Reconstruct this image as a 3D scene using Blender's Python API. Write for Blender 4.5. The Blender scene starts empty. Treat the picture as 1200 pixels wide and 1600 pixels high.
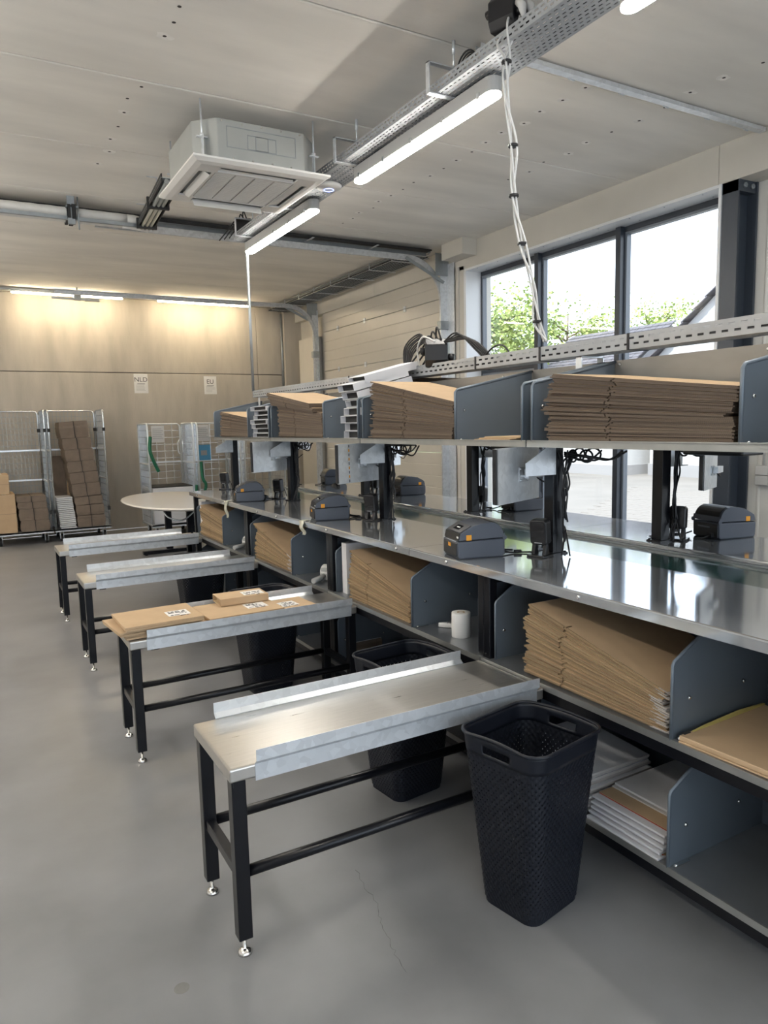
import bpy, math, random
from mathutils import Matrix, Vector
random.seed(7)
PI = math.pi
C = bpy.context.scene.collection
scene = bpy.context.scene

# ------------------------------------------------------------------ camera
cam_d = bpy.data.cameras.new('camera')
cam = bpy.data.objects.new('camera', cam_d); C.objects.link(cam)
cam_d.sensor_fit = 'HORIZONTAL'; cam_d.sensor_width = 36.0
cam_d.lens = 1129.1 / 1200 * 36.0
cam_d.clip_start = 0.05; cam_d.clip_end = 300
def cam_matrix(yaw, pitch, roll, loc):
    fwd = Vector((math.sin(yaw)*math.cos(pitch), math.cos(yaw)*math.cos(pitch), math.sin(pitch)))
    right = Vector((math.cos(yaw), -math.sin(yaw), 0)); up = right.cross(fwd)
    r = math.cos(roll)*right + math.sin(roll)*up
    u = -math.sin(roll)*right + math.cos(roll)*up
    m = Matrix((r, u, -fwd)).transposed().to_4x4(); m.translation = loc
    return m
cam.matrix_world = cam_matrix(0.51775, -0.12069, -0.02372, Vector((0, 0, 1.6)))
scene.camera = cam

# ------------------------------------------------------------------ sky, sun, exposure
SKY = 1.08
SUN = 3.4
LED = 19.0
world = bpy.data.worlds.new('sky'); scene.world = world; world.use_nodes = True
wn = world.node_tree.nodes; wl = world.node_tree.links
for n in list(wn): wn.remove(n)
w_out = wn.new('ShaderNodeOutputWorld'); w_bg = wn.new('ShaderNodeBackground')
w_tc = wn.new('ShaderNodeTexCoord'); w_ns = wn.new('ShaderNodeTexNoise'); w_rp = wn.new('ShaderNodeValToRGB')
w_mp = wn.new('ShaderNodeMapping'); w_mp.inputs['Scale'].default_value = (1.2, 1.2, 3.5)
w_ns.inputs['Scale'].default_value = 2.2; w_ns.inputs['Detail'].default_value = 5
w_rp.color_ramp.elements[0].position = 0.36; w_rp.color_ramp.elements[0].color = (0.80, 0.92, 1.10, 1)
w_rp.color_ramp.elements[1].position = 0.62; w_rp.color_ramp.elements[1].color = (0.97, 1.0, 1.04, 1)
wl.new(w_tc.outputs['Generated'], w_mp.inputs['Vector']); wl.new(w_mp.outputs['Vector'], w_ns.inputs['Vector'])
wl.new(w_ns.outputs['Fac'], w_rp.inputs['Fac']); wl.new(w_rp.outputs['Color'], w_bg.inputs['Color'])
w_bg.inputs['Strength'].default_value = SKY
wl.new(w_bg.outputs['Background'], w_out.inputs['Surface'])
sun_d = bpy.data.lights.new('sun', 'SUN'); sun_d.energy = SUN; sun_d.angle = 0.01; sun_d.color = (1.0, 0.95, 0.86)
sun = bpy.data.objects.new('sun', sun_d); C.objects.link(sun); sun.location = (-10, 4, 20)
sun.rotation_euler = Vector((0.50, 0.30, -0.80)).to_track_quat('-Z', 'Y').to_euler()
scene.view_settings.view_transform = 'Standard'; scene.view_settings.look = 'None'
scene.view_settings.gamma = 1.0; scene.view_settings.use_curve_mapping = False
scene.view_settings.exposure = 1.72
scene.cycles.use_denoising = True
scene.cycles.max_bounces = 10; scene.cycles.diffuse_bounces = 5; scene.cycles.glossy_bounces = 5
scene.cycles.transparent_max_bounces = 16; scene.cycles.sample_clamp_indirect = 6.0
scene.cycles.caustics_reflective = False; scene.cycles.caustics_refractive = False

# ------------------------------------------------------------------ materials
def mat(name, col, rough=0.5, metal=0.0, var=0.0, vscale=8.0, stretch=(1, 1, 1), bump=0.0, bscale=60.0, rvar=0.0, tint=None, spec=0.5, detail=4):
    m = bpy.data.materials.new(name); m.use_nodes = True
    nt = m.node_tree; b = nt.nodes['Principled BSDF']
    b.inputs['Base Color'].default_value = (*col, 1); b.inputs['Roughness'].default_value = rough
    b.inputs['Metallic'].default_value = metal; b.inputs['Specular IOR Level'].default_value = spec
    if var or bump or rvar:
        tc = nt.nodes.new('ShaderNodeTexCoord'); mp = nt.nodes.new('ShaderNodeMapping')
        mp.inputs['Scale'].default_value = stretch
        nt.links.new(tc.outputs['Object'], mp.inputs['Vector'])
    if var or rvar:
        ns = nt.nodes.new('ShaderNodeTexNoise'); ns.inputs['Scale'].default_value = vscale; ns.inputs['Detail'].default_value = detail
        nt.links.new(mp.outputs['Vector'], ns.inputs['Vector'])
    if var:
        rp = nt.nodes.new('ShaderNodeValToRGB')
        t = tint or col
        rp.color_ramp.elements[0].position = 0.3; rp.color_ramp.elements[1].position = 0.7
        rp.color_ramp.elements[0].color = (*[c*(1-var) for c in t], 1)
        rp.color_ramp.elements[1].color = (*[min(1, c*(1+var)) for c in col], 1)
        nt.links.new(ns.outputs['Fac'], rp.inputs['Fac']); nt.links.new(rp.outputs['Color'], b.inputs['Base Color'])
    if rvar:
        mr = nt.nodes.new('ShaderNodeMapRange'); mr.inputs['To Min'].default_value = max(0.02, rough-rvar); mr.inputs['To Max'].default_value = rough+rvar
        nt.links.new(ns.outputs['Fac'], mr.inputs['Value']); nt.links.new(mr.outputs['Result'], b.inputs['Roughness'])
    if bump:
        n2 = nt.nodes.new('ShaderNodeTexNoise'); n2.inputs['Scale'].default_value = bscale; n2.inputs['Detail'].default_value = 3
        nt.links.new(mp.outputs['Vector'], n2.inputs['Vector'])
        bp = nt.nodes.new('ShaderNodeBump'); bp.inputs['Strength'].default_value = bump; bp.inputs['Distance'].default_value = 0.01
        nt.links.new(n2.outputs['Fac'], bp.inputs['Height']); nt.links.new(bp.outputs['Normal'], b.inputs['Normal'])
    return m
def emit(name, col, s):
    m = bpy.data.materials.new(name); m.use_nodes = True
    b = m.node_tree.nodes['Principled BSDF']; b.inputs['Base Color'].default_value = (0.9, 0.9, 0.9, 1)
    b.inputs['Emission Color'].default_value = (*col, 1); b.inputs['Emission Strength'].default_value = s
    return m
def spangle(name, col, rough, metal, amt, scale=38):
    # hot-dip zinc: flat crystals of slightly different grey
    m = mat(name, col, rough, metal)
    nt = m.node_tree; b = nt.nodes['Principled BSDF']
    tc = nt.nodes.new('ShaderNodeTexCoord'); vo = nt.nodes.new('ShaderNodeTexVoronoi'); vo.inputs['Scale'].default_value = scale
    ns = nt.nodes.new('ShaderNodeTexNoise'); ns.inputs['Scale'].default_value = 7; ns.inputs['Detail'].default_value = 4
    nt.links.new(tc.outputs['Object'], vo.inputs['Vector']); nt.links.new(tc.outputs['Object'], ns.inputs['Vector'])
    sp = nt.nodes.new('ShaderNodeSeparateColor'); nt.links.new(vo.outputs['Color'], sp.inputs['Color'])
    mx = nt.nodes.new('ShaderNodeMath'); mx.operation = 'ADD'
    nt.links.new(sp.outputs['Red'], mx.inputs[0]); nt.links.new(ns.outputs['Fac'], mx.inputs[1])
    rp = nt.nodes.new('ShaderNodeValToRGB')
    rp.color_ramp.elements[0].position = 0.3; rp.color_ramp.elements[1].position = 1.0
    rp.color_ramp.elements[0].color = (*[c*(1-amt) for c in col], 1); rp.color_ramp.elements[1].color = (*[min(1, c*(1+amt)) for c in col], 1)
    hf = nt.nodes.new('ShaderNodeMath'); hf.operation = 'MULTIPLY'; hf.inputs[1].default_value = 0.7
    nt.links.new(mx.outputs[0], hf.inputs[0]); nt.links.new(hf.outputs[0], rp.inputs['Fac'])
    nt.links.new(rp.outputs['Color'], b.inputs['Base Color'])
    return m
M = {}
M['floor'] = mat('polished concrete floor', (0.222, 0.224, 0.231), 0.33, 0, 0.15, 2.2, bump=0.02, bscale=30, rvar=0.05, detail=9, spec=0.4)
M['ceil'] = mat('precast concrete', (0.80, 0.765, 0.705), 0.85, 0, 0.10, 1.3, (0.6, 2.2, 1), bump=0.12, bscale=25, detail=8)
M['void'] = mat('joint mortar', (0.16, 0.15, 0.135), 0.95, 0, 0.25, 9, bump=0.5, bscale=40)
M['crack'] = mat('hairline crack', (0.12, 0.12, 0.12), 0.8)
M['plug'] = mat('filled concrete plug', (0.195, 0.19, 0.182), 0.6, 0, 0.1, 30)
M['hole'] = mat('bolt pocket', (0.05, 0.045, 0.04), 0.9)
M['patch'] = mat('mortar patch', (0.86, 0.83, 0.78), 0.9, 0, 0.10, 20)
M['concwall'] = mat('cast wall concrete', (0.47, 0.43, 0.37), 0.8, 0, 0.14, 2.0, (2.2, 1, 0.5), bump=0.10, bscale=30, detail=8)
M['wall'] = mat('painted board', (0.62, 0.59, 0.53), 0.75, 0, 0.03, 3)
M['white'] = mat('white paint', (0.80, 0.80, 0.79), 0.5)
M['reveal'] = mat('white reveal board', (0.78, 0.79, 0.80), 0.45)
M['rib'] = mat('white coated steel panel', (0.66, 0.65, 0.61), 0.42)
M['doorp'] = mat('sectional door skin', (0.60, 0.565, 0.50), 0.38, 0, 0.03, 2)
M['seal'] = mat('black seal', (0.02, 0.02, 0.02), 0.7)
M['anthra'] = mat('anthracite coated aluminium', (0.030, 0.037, 0.050), 0.35)
M['anthra2'] = mat('anthracite bead', (0.16, 0.18, 0.21), 0.35)
M['col'] = mat('dark painted steel', (0.045, 0.055, 0.072), 0.4)
M['galv'] = spangle('galvanised sheet', (0.60, 0.62, 0.64), 0.42, 0.75, 0.10)
M['galvb'] = spangle('galvanised bright', (0.70, 0.73, 0.76), 0.38, 0.6, 0.08)
M['galvd'] = mat('galvanised channel', (0.36, 0.39, 0.41), 0.45, 0.7, 0.10, 9)
M['trayd'] = mat('zinc tray', (0.40, 0.42, 0.44), 0.55, 0.45, 0.08, 9)
M['sheet'] = mat('grey zinc panel', (0.165, 0.195, 0.23), 0.42, 0.35, 0.07, 2.5)
M['sheetd'] = mat('dull zinc back panel', (0.25, 0.24, 0.225), 0.45, 0.5, 0.14, 3, (1, 1, 2))
M['shelf'] = mat('zinc shelf', (0.36, 0.38, 0.40), 0.33, 0.8, 0.08, 5)
M['lip'] = mat('shelf edge', (0.42, 0.43, 0.42), 0.38, 0.8, 0.08, 9)
M['steel'] = mat('stainless worktop', (0.50, 0.525, 0.555), 0.085, 0.75, 0.03, 3, (1, 6, 1), rvar=0.02)
M['brush'] = mat('brushed steel tray', (0.56, 0.54, 0.505), 0.30, 0.85, 0.06, 5, (1.5, 22, 1), rvar=0.06, detail=7)
M['black'] = mat('black powder coat', (0.005, 0.0055, 0.008), 0.30, spec=0.35)
M['foot'] = mat('nickel foot', (0.75, 0.73, 0.70), 0.18, 1.0)
M['screw'] = mat('zinc screw', (0.8, 0.8, 0.78), 0.25, 1.0)
M['belt'] = mat('dark green belt', (0.012, 0.060, 0.050), 0.10, 0, 0.1, 4, spec=0.9, rvar=0.03)
M['board'] = mat('corrugated board', (0.50, 0.355, 0.215), 0.8, 0, 0.05, 9)
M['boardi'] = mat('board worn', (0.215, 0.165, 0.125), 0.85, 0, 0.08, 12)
def edge_mat(name, col, dark):
    m = mat(name, col, 0.9)
    nt = m.node_tree; b = nt.nodes['Principled BSDF']
    tc = nt.nodes.new('ShaderNodeTexCoord'); wv = nt.nodes.new('ShaderNodeTexWave'); wv.bands_direction = 'Y'
    wv.inputs['Scale'].default_value = 45; wv.inputs['Distortion'].default_value = 0.6
    ns = nt.nodes.new('ShaderNodeTexNoise'); ns.inputs['Scale'].default_value = 6
    oi = nt.nodes.new('ShaderNodeObjectInfo')
    nt.links.new(tc.outputs['Object'], wv.inputs['Vector']); nt.links.new(tc.outputs['Object'], ns.inputs['Vector'])
    a = nt.nodes.new('ShaderNodeMath'); a.operation = 'MULTIPLY_ADD'; a.inputs[1].default_value = 0.45
    nt.links.new(wv.outputs['Fac'], a.inputs[0]); nt.links.new(oi.outputs['Random'], a.inputs[2])
    h = nt.nodes.new('ShaderNodeMath'); h.operation = 'MULTIPLY'; h.inputs[1].default_value = 0.7
    nt.links.new(a.outputs[0], h.inputs[0])
    mx = nt.nodes.new('ShaderNodeMix'); mx.data_type = 'RGBA'
    mx.inputs['A'].default_value = (*dark, 1); mx.inputs['B'].default_value = (*col, 1)
    nt.links.new(h.outputs[0], mx.inputs['Factor']); nt.links.new(mx.outputs['Result'], b.inputs['Base Color'])
    return m
M['edge'] = edge_mat('fluted board edge', (0.185, 0.140, 0.105), (0.085, 0.064, 0.048))  # shade inside the flutes put into the edge colour
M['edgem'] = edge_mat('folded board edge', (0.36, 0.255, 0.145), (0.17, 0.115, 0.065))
M['wboard'] = mat('white board', (0.70, 0.70, 0.72), 0.6, 0, 0.03, 6)
M['wedge'] = edge_mat('white board edge', (0.62, 0.60, 0.58), (0.34, 0.30, 0.27))
M['bin'] = mat('dark blue plastic', (0.007, 0.009, 0.015), 0.42, spec=0.35)
M['prn'] = mat('printer grey', (0.072, 0.082, 0.105), 0.42)
M['prd'] = mat('printer charcoal', (0.009, 0.010, 0.012), 0.36)
M['prtop'] = mat('printer hood', (0.060, 0.060, 0.064), 0.45)
M['lcd'] = mat('smoked window', (0.012, 0.012, 0.014), 0.08)
M['orange'] = mat('orange tab', (0.85, 0.36, 0.02), 0.5)
M['scan'] = mat('scanner black', (0.012, 0.012, 0.014), 0.30)
M['cable'] = mat('black cable', (0.010, 0.010, 0.012), 0.5)
M['wcable'] = mat('white cable', (0.62, 0.62, 0.61), 0.5)
M['paper'] = mat('paper', (0.78, 0.77, 0.75), 0.7)
M['liner'] = mat('label backing paper', (0.62, 0.60, 0.50), 0.6)
M['ink'] = mat('ink', (0.06, 0.06, 0.065), 0.7)
M['inkg'] = mat('grey print', (0.40, 0.40, 0.40), 0.7)
M['blue'] = mat('blue sheet', (0.10, 0.36, 0.60), 0.6)
M['red'] = mat('red strip', (0.42, 0.05, 0.03), 0.6)
M['green'] = mat('green strap', (0.005, 0.12, 0.06), 0.7)
M['yellow'] = mat('yellow paper', (0.60, 0.50, 0.16), 0.7)
M['ac'] = mat('cassette white plastic', (0.78, 0.77, 0.74), 0.45)
M['acm'] = mat('cassette zinc body', (0.42, 0.435, 0.42), 0.48, 0.55, 0.04, 5)
M['acd'] = mat('cassette louvre dark', (0.10, 0.10, 0.10), 0.6)
M['aco'] = mat('outlet foam', (0.36, 0.32, 0.20), 0.8)
M['grille'] = mat('intake grille', (0.66, 0.66, 0.64), 0.6)
M['cpaint'] = mat('cream table top', (0.88, 0.84, 0.78), 0.14)
M['chrome'] = mat('bright zinc tube', (0.72, 0.75, 0.78), 0.22, 0.9)
M['tubewhite'] = mat('zinc tube white', (0.80, 0.83, 0.85), 0.3, 0.5)
M['rubber'] = mat('rubber', (0.02, 0.02, 0.02), 0.7)
M['pipe'] = mat('white pipe wrap', (0.72, 0.71, 0.68), 0.55, 0, 0.04, 14)
M['tile'] = mat('dark clay roof tile', (0.075, 0.072, 0.085), 0.6, 0, 0.2, 4)
M['render'] = mat('white render', (0.40, 0.405, 0.415), 0.8)
M['plinth'] = mat('grey plinth', (0.25, 0.25, 0.26), 0.8)
M['paver'] = mat('concrete paver', (0.16, 0.15, 0.142), 0.85, 0, 0.10, 6)
M['ground'] = mat('paved yard', (0.155, 0.147, 0.14), 0.85, 0, 0.12, 0.9, detail=8)
M['lawn'] = mat('lawn', (0.10, 0.19, 0.045), 0.9, 0, 0.3, 3)
M['leaf'] = mat('young leaf', (0.30, 0.37, 0.10), 0.6, 0, 0.45, 0.9, tint=(0.20, 0.29, 0.13))
M['bark'] = mat('bark', (0.14, 0.11, 0.08), 0.9)
M['light'] = emit('LED diffuser', (1.0, 0.95, 0.87), LED)
M['wlight'] = emit('wall LED tube', (1.0, 0.82, 0.56), LED*1.3)
M['opal'] = emit('opal tube', (1.0, 0.95, 0.87), LED*0.95)  # glow of the unseen tubes added over the gangway
M['led'] = emit('status ring', (0.25, 0.35, 1.0), 0.8)
M['bump'] = mat('battens grey', (0.45, 0.45, 0.44), 0.5)
def glass():
    m = bpy.data.materials.new('window glass'); m.use_nodes = True
    nt = m.node_tree; out = nt.nodes['Material Output']; nt.nodes.remove(nt.nodes['Principled BSDF'])
    t = nt.nodes.new('ShaderNodeBsdfTransparent'); t.inputs['Color'].default_value = (0.95, 0.975, 0.985, 1)
    g = nt.nodes.new('ShaderNodeBsdfGlossy'); g.inputs['Roughness'].default_value = 0.02
    fr = nt.nodes.new('ShaderNodeFresnel'); fr.inputs['IOR'].default_value = 1.45
    mx = nt.nodes.new('ShaderNodeMixShader')
    ge = nt.nodes.new('ShaderNodeNewGeometry'); mr = nt.nodes.new('ShaderNodeMapRange')   # same reflectance from both faces
    mr.inputs['To Min'].default_value = 1.45; mr.inputs['To Max'].default_value = 1/1.45
    nt.links.new(ge.outputs['Backfacing'], mr.inputs['Value']); nt.links.new(mr.outputs['Result'], fr.inputs['IOR'])
    nt.links.new(fr.outputs[0], mx.inputs[0]); nt.links.new(t.outputs[0], mx.inputs[1]); nt.links.new(g.outputs[0], mx.inputs[2])
    nt.links.new(mx.outputs[0], out.inputs['Surface'])
    return m
M['glass'] = glass()

# ------------------------------------------------------------------ mesh helper
class MB:
    def __init__(s): s.v = []; s.f = []; s.sm = []; s.mi = []
    def add(s, vs, fs, smooth=False, mi=0):
        o = len(s.v); s.v += [tuple(v) for v in vs]
        for f in fs: s.f.append([o+i for i in f]); s.sm.append(smooth); s.mi.append(mi)
        return s
    def box(s, x0, x1, y0, y1, z0, z1, mi=0, mt=None):
        vs = [Vector(p) for p in ((x0,y0,z0),(x1,y0,z0),(x1,y1,z0),(x0,y1,z0),(x0,y0,z1),(x1,y0,z1),(x1,y1,z1),(x0,y1,z1))]
        if mt is not None: vs = [mt @ v for v in vs]
        return s.add(vs, [(0,3,2,1),(4,5,6,7),(0,1,5,4),(1,2,6,5),(2,3,7,6),(3,0,4,7)], mi=mi)
    def cbox(s, c, d, mt=None, mi=0):
        return s.box(c[0]-d[0]/2, c[0]+d[0]/2, c[1]-d[1]/2, c[1]+d[1]/2, c[2]-d[2]/2, c[2]+d[2]/2, mi, mt)
    def prism(s, poly, axis, a, b, mi=0, smooth=False, mt=None):
        # poly in the two other axes (in xyz order), swept along axis from a to b
        def P(p, t):
            if axis == 0: v = (t, p[0], p[1])
            elif axis == 1: v = (p[0], t, p[1])
            else: v = (p[0], p[1], t)
            v = Vector(v); return mt @ v if mt is not None else v
        n = len(poly); vs = [P(p, a) for p in poly] + [P(p, b) for p in poly]
        ar = sum(poly[i][0]*poly[(i+1) % n][1]-poly[(i+1) % n][0]*poly[i][1] for i in range(n))
        flip = (ar > 0) == (axis != 1)
        if b < a: flip = not flip
        caps = [list(range(n)), list(range(2*n-1, n-1, -1))]
        side = [(i, n+i, n+(i+1) % n, (i+1) % n) for i in range(n)]
        if flip: caps = [c[::-1] for c in caps]; side = [c[::-1] for c in side]
        s.add(vs, side, smooth, mi); o = len(s.v)-2*n
        for c in caps: s.f.append([o+i for i in c]); s.sm.append(False); s.mi.append(mi)
        return s
    def tube(s, pts, r, n=8, mi=0, closed=False, cap=True):
        pts = [Vector(p) for p in pts]; rings = []; m = len(pts); up = None
        for i, p in enumerate(pts):
            if closed: d = pts[(i+1) % m]-pts[i-1]
            else: d = pts[min(i+1, m-1)]-pts[max(i-1, 0)]
            d.normalize()
            if up is None:
                up = Vector((0, 0, 1)) if abs(d.z) < 0.9 else Vector((1, 0, 0))
            a = up - d*up.dot(d)
            if a.length < 1e-5: a = d.orthogonal()
            a.normalize(); b = d.cross(a); up = a
            rr = r[i] if isinstance(r, (list, tuple)) else r
            rings.append([p + a*(rr*math.cos(2*PI*k/n)) + b*(rr*math.sin(2*PI*k/n)) for k in range(n)])
        fs = []; tot = m if closed else m-1
        for i in range(tot):
            j = (i+1) % m
            for k in range(n): fs.append((i*n+k, i*n+(k+1) % n, j*n+(k+1) % n, j*n+k))
        s.add([v for R in rings for v in R], fs, n > 4, mi)
        if cap and not closed:
            o = len(s.v)-m*n
            s.f.append([o+k for k in range(n)][::-1]); s.sm.append(False); s.mi.append(mi)
            s.f.append([o+(m-1)*n+k for k in range(n)]); s.sm.append(False); s.mi.append(mi)
        return s
    def cyl(s, p0, p1, r, n=14, mi=0): return s.tube([p0, p1], r, n, mi)
    def lathe(s, prof, n=20, c=(0, 0, 0), mi=0):
        vs = []; fs = []; m = len(prof)
        for r, z in prof:
            for k in range(n): vs.append((c[0]+r*math.cos(2*PI*k/n), c[1]+r*math.sin(2*PI*k/n), c[2]+z))
        for i in range(m-1):
            for k in range(n): fs.append((i*n+k, i*n+(k+1) % n, (i+1)*n+(k+1) % n, (i+1)*n+k))
        fs.append(list(range(n))[::-1]); fs.append([(m-1)*n+k for k in range(n)])
        return s.add(vs, fs, True, mi)
    def build(s, name, mats, parent=None, loc=(0,0,0), rot=(0,0,0), bevel=0.0, solid=0.0, seg=2):
        me = bpy.data.meshes.new(name); me.from_pydata(s.v, [], s.f)
        if not isinstance(mats, (list, tuple)): mats = [mats]
        for m in mats: me.materials.append(m if not isinstance(m, str) else M[m])
        me.polygons.foreach_set('use_smooth', s.sm); me.polygons.foreach_set('material_index', s.mi)
        me.update()
        o = bpy.data.objects.new(name, me); C.objects.link(o)
        o.location = loc; o.rotation_euler = rot
        if parent is not None: o.parent = parent
        if solid:
            md = o.modifiers.new('thickness', 'SOLIDIFY'); md.thickness = solid; md.offset = 0
        if name in ('screws', 'rivets', 'bolt_heads', 'screw_heads', 'label_print', 'small_print', 'notice_text', 'grip_slots', 'power_cables', 'cables', 'flex'): o['kind'] = 'stuff'
        if bevel:
            md = o.modifiers.new('edge', 'BEVEL'); md.width = bevel; md.segments = seg; md.limit_method = 'ANGLE'; md.angle_limit = math.radians(40)
        return o
def tag(o, label, cat, group=None, kind=None):
    if label: o['label'] = label
    if cat: o['category'] = cat
    if group: o['group'] = group
    if kind: o['kind'] = kind
    return o
def thing(name, label, cat, loc=(0,0,0), rz=0.0, group=None):
    o = bpy.data.objects.new(name, None); C.objects.link(o); o.empty_display_size = 0.05
    o.location = loc; o.rotation_euler = (0, 0, rz)
    return tag(o, label, cat, group)
def struct(o): o['kind'] = 'structure'; return o
def dup(root, loc=None, rz=None, label=None, group=None, parent=None):
    kids = [c for c in root.children]
    r = root.copy(); C.objects.link(r)
    if parent is not None: r.parent = parent
    if loc is not None: r.location = loc
    if rz is not None: r.rotation_euler = (r.rotation_euler[0], r.rotation_euler[1], rz)
    if label: r['label'] = label
    if group: r['group'] = group
    for k in kids: dup(k, parent=r)
    return r
def arc(c, r, a0, a1, n, plane='xz'):
    out = []
    for i in range(n+1):
        a = a0+(a1-a0)*i/n; u, w = r*math.cos(a), r*math.sin(a)
        out.append((c[0]+u, c[1], c[2]+w) if plane == 'xz' else (c[0]+u, c[1]+w, c[2]) if plane == 'xy' else (c[0], c[1]+u, c[2]+w))
    return out
def smooth_path(pts, k=6):
    P = [Vector(p) for p in pts]; P = [P[0]*2-P[1]] + P + [P[-1]*2-P[-2]]; out = []
    for i in range(1, len(P)-2):
        for j in range(k):
            t = j/k; a, b, c, d = P[i-1], P[i], P[i+1], P[i+2]
            out.append(0.5*((2*b)+(c-a)*t+(2*a-5*b+4*c-d)*t*t+(3*b-a-3*c+d)*t**3))
    out.append(P[-2]); return out
def text_mesh(body, size, name, m, parent, loc, rot, depth=0.0004):
    cu = bpy.data.curves.new(name, 'FONT'); cu.body = body; cu.size = size; cu.align_x = 'CENTER'; cu.extrude = depth
    t = bpy.data.objects.new(name, cu); C.objects.link(t)
    dg = bpy.context.evaluated_depsgraph_get()
    me = bpy.data.meshes.new_from_object(t.evaluated_get(dg)); me.materials.clear(); me.materials.append(M[m])
    bpy.data.objects.remove(t); bpy.data.curves.remove(cu)
    o = bpy.data.objects.new(name, me); C.objects.link(o); o.parent = parent; o.location = loc; o.rotation_euler = rot
    return o
BENCH0 = 0.87          # near end of the packing benches
NU = 4                 # bench bays, 1.5 m each

# ================================================================== STRUCTURE
CZ = 3.68; WX = 5.22; YB = 12.3; YF = -3.4; XL = -4.5
fl = struct(MB().box(XL, 5.62, YF, YB, -0.25, 0).build('floor', 'floor'))
# round filled plug, and a hairline crack wandering under the front table
MB().cyl((0.408, 1.96, -0.002), (0.408, 1.96, 0.0005), 0.022, 20).build('filled_plug', 'plug', fl)
g = MB(); rnd = random.Random(8); ck = [(1.095, 2.19), (1.075, 2.08), (1.070, 1.985), (1.045, 1.93), (1.03, 1.87), (1.012, 1.80), (1.003, 1.755), (0.986, 1.646)]
fine = []
for (a, b), (c, d) in zip(ck[:-1], ck[1:]):
    for k in range(4): fine.append((a+(c-a)*k/4+rnd.uniform(-0.006, 0.006), b+(d-b)*k/4))
for i, ((a, b), (c, d)) in enumerate(zip(fine[:-1], fine[1:])):
    w = 0.0006 if i % 5 else 0.0011
    g.add([(a-w, b, 0.0004), (a+w, b, 0.0004), (c+w, d, 0.0004), (c-w, d, 0.0004)], [(3, 2, 1, 0)])
o = g.build('hairline_crack', 'crack', fl); o['kind'] = 'stuff'
# ceiling: 1.2 m precast planks running across, recessed joints
cl = struct(bpy.data.objects.new('ceiling', None)); C.objects.link(cl)
struct(MB().box(XL, 5.7, YF, YB+0.2, CZ+0.02, CZ+0.30).build('ceiling_core', 'void', cl))
y0 = 4.70 - 1.2*9
pk = 0
plank = None
while y0 < YB:
    a, b = max(y0+0.006, YF), min(y0+1.2-0.006, YB)
    if b > a + 0.1:
        c = 0.003
        MB().prism([(a+c, CZ), (b-c, CZ), (b, CZ+c), (b, CZ+0.05), (a, CZ+0.05), (a, CZ+c)], 0, XL, 5.6).build('plank', 'ceil', cl)
        # mortar fillet squeezed out of some joints
    y0 += 1.2
for yj in (3.50, 4.70, 8.30):
    g = MB(); rnd = random.Random(int(yj*10)); x = XL; w = 0.012
    while x < 5.1:
        x2 = x + rnd.uniform(0.05, 0.16)
        w1 = rnd.uniform(0.008, 0.028)
        g.add([(x, yj+0.008, CZ+0.004), (x2, yj+0.008, CZ+0.004), (x2, yj+0.012+w1*1.6, CZ+0.001), (x, yj+0.012+w*1.6, CZ+0.001),
               (x, yj+0.016, CZ-0.0015), (x2, yj+0.016, CZ-0.001)], [(0, 4, 5, 1), (4, 3, 2, 5), (0, 1, 2, 3)])
        x = x2; w = w1
    g.build('joint_mortar', 'ceil', cl)['kind'] = 'stuff'
# rows of bolt pockets drilled into the planks
hb, hp = MB(), MB(); rnd = random.Random(3)
def pocket(x, y, patch=True):
    z = CZ-0.0012
    n = 10; r = 0.011
    hb.add([(x+r*math.cos(2*PI*k/n), y+r*math.sin(2*PI*k/n), z-0.0008) for k in range(n)], [list(range(n))[::-1]])
    if patch:
        R = [0.035*rnd.uniform(0.7, 1.3) for _ in range(n)]
        hp.add([(x+R[k]*1.3*math.cos(2*PI*k/n), y+R[k]*math.sin(2*PI*k/n), z) for k in range(n)], [list(range(n))[::-1]])
for x, ys in ((1.07, [3.05+0.155*i for i in range(8)] + [4.78, 4.98, 5.2, 5.45, 5.7, 5.95, 6.25]),
              (3.55, [3.55+0.20*i for i in range(18)]), (4.25, [2.6+0.23*i for i in range(12)]), (-0.6, [2.5+0.2*i for i in range(14)])):
    for y in ys: pocket(x+rnd.uniform(-0.03, 0.03), y, rnd.random() < 0.7)
hb.build('bolt_pocket', 'hole', cl)['kind'] = 'stuff'
hp.build('mortar_patch', 'patch', cl)['kind'] = 'stuff'

# back wall: two lifts of cast concrete with an open joint, plus a pier in the corner
wb = struct(bpy.data.objects.new('wall_back', None)); C.objects.link(wb)
struct(MB().box(XL, 5.7, YB+0.03, YB+0.3, 0, CZ+0.1).build('wall_core', 'void', wb))
xs = [XL, -1.6, 4.52, 5.7]
for a, b in zip(xs[:-1], xs[1:]):
    for z0, z1 in ((0, 2.514), (2.526, CZ)):
        MB().box(a+0.003, b-0.003, YB, YB+0.06, z0, z1).build('concrete_panel', 'concwall', wb, bevel=0.004, seg=1)
MB().box(5.0, 5.45, YB-0.10, YB, 0, CZ).build('corner_pier', 'concwall', wb, bevel=0.01)
struct(MB().box(XL-0.2, XL, YF, YB+0.3, 0, CZ+0.1).build('wall_left', 'white'))
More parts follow.
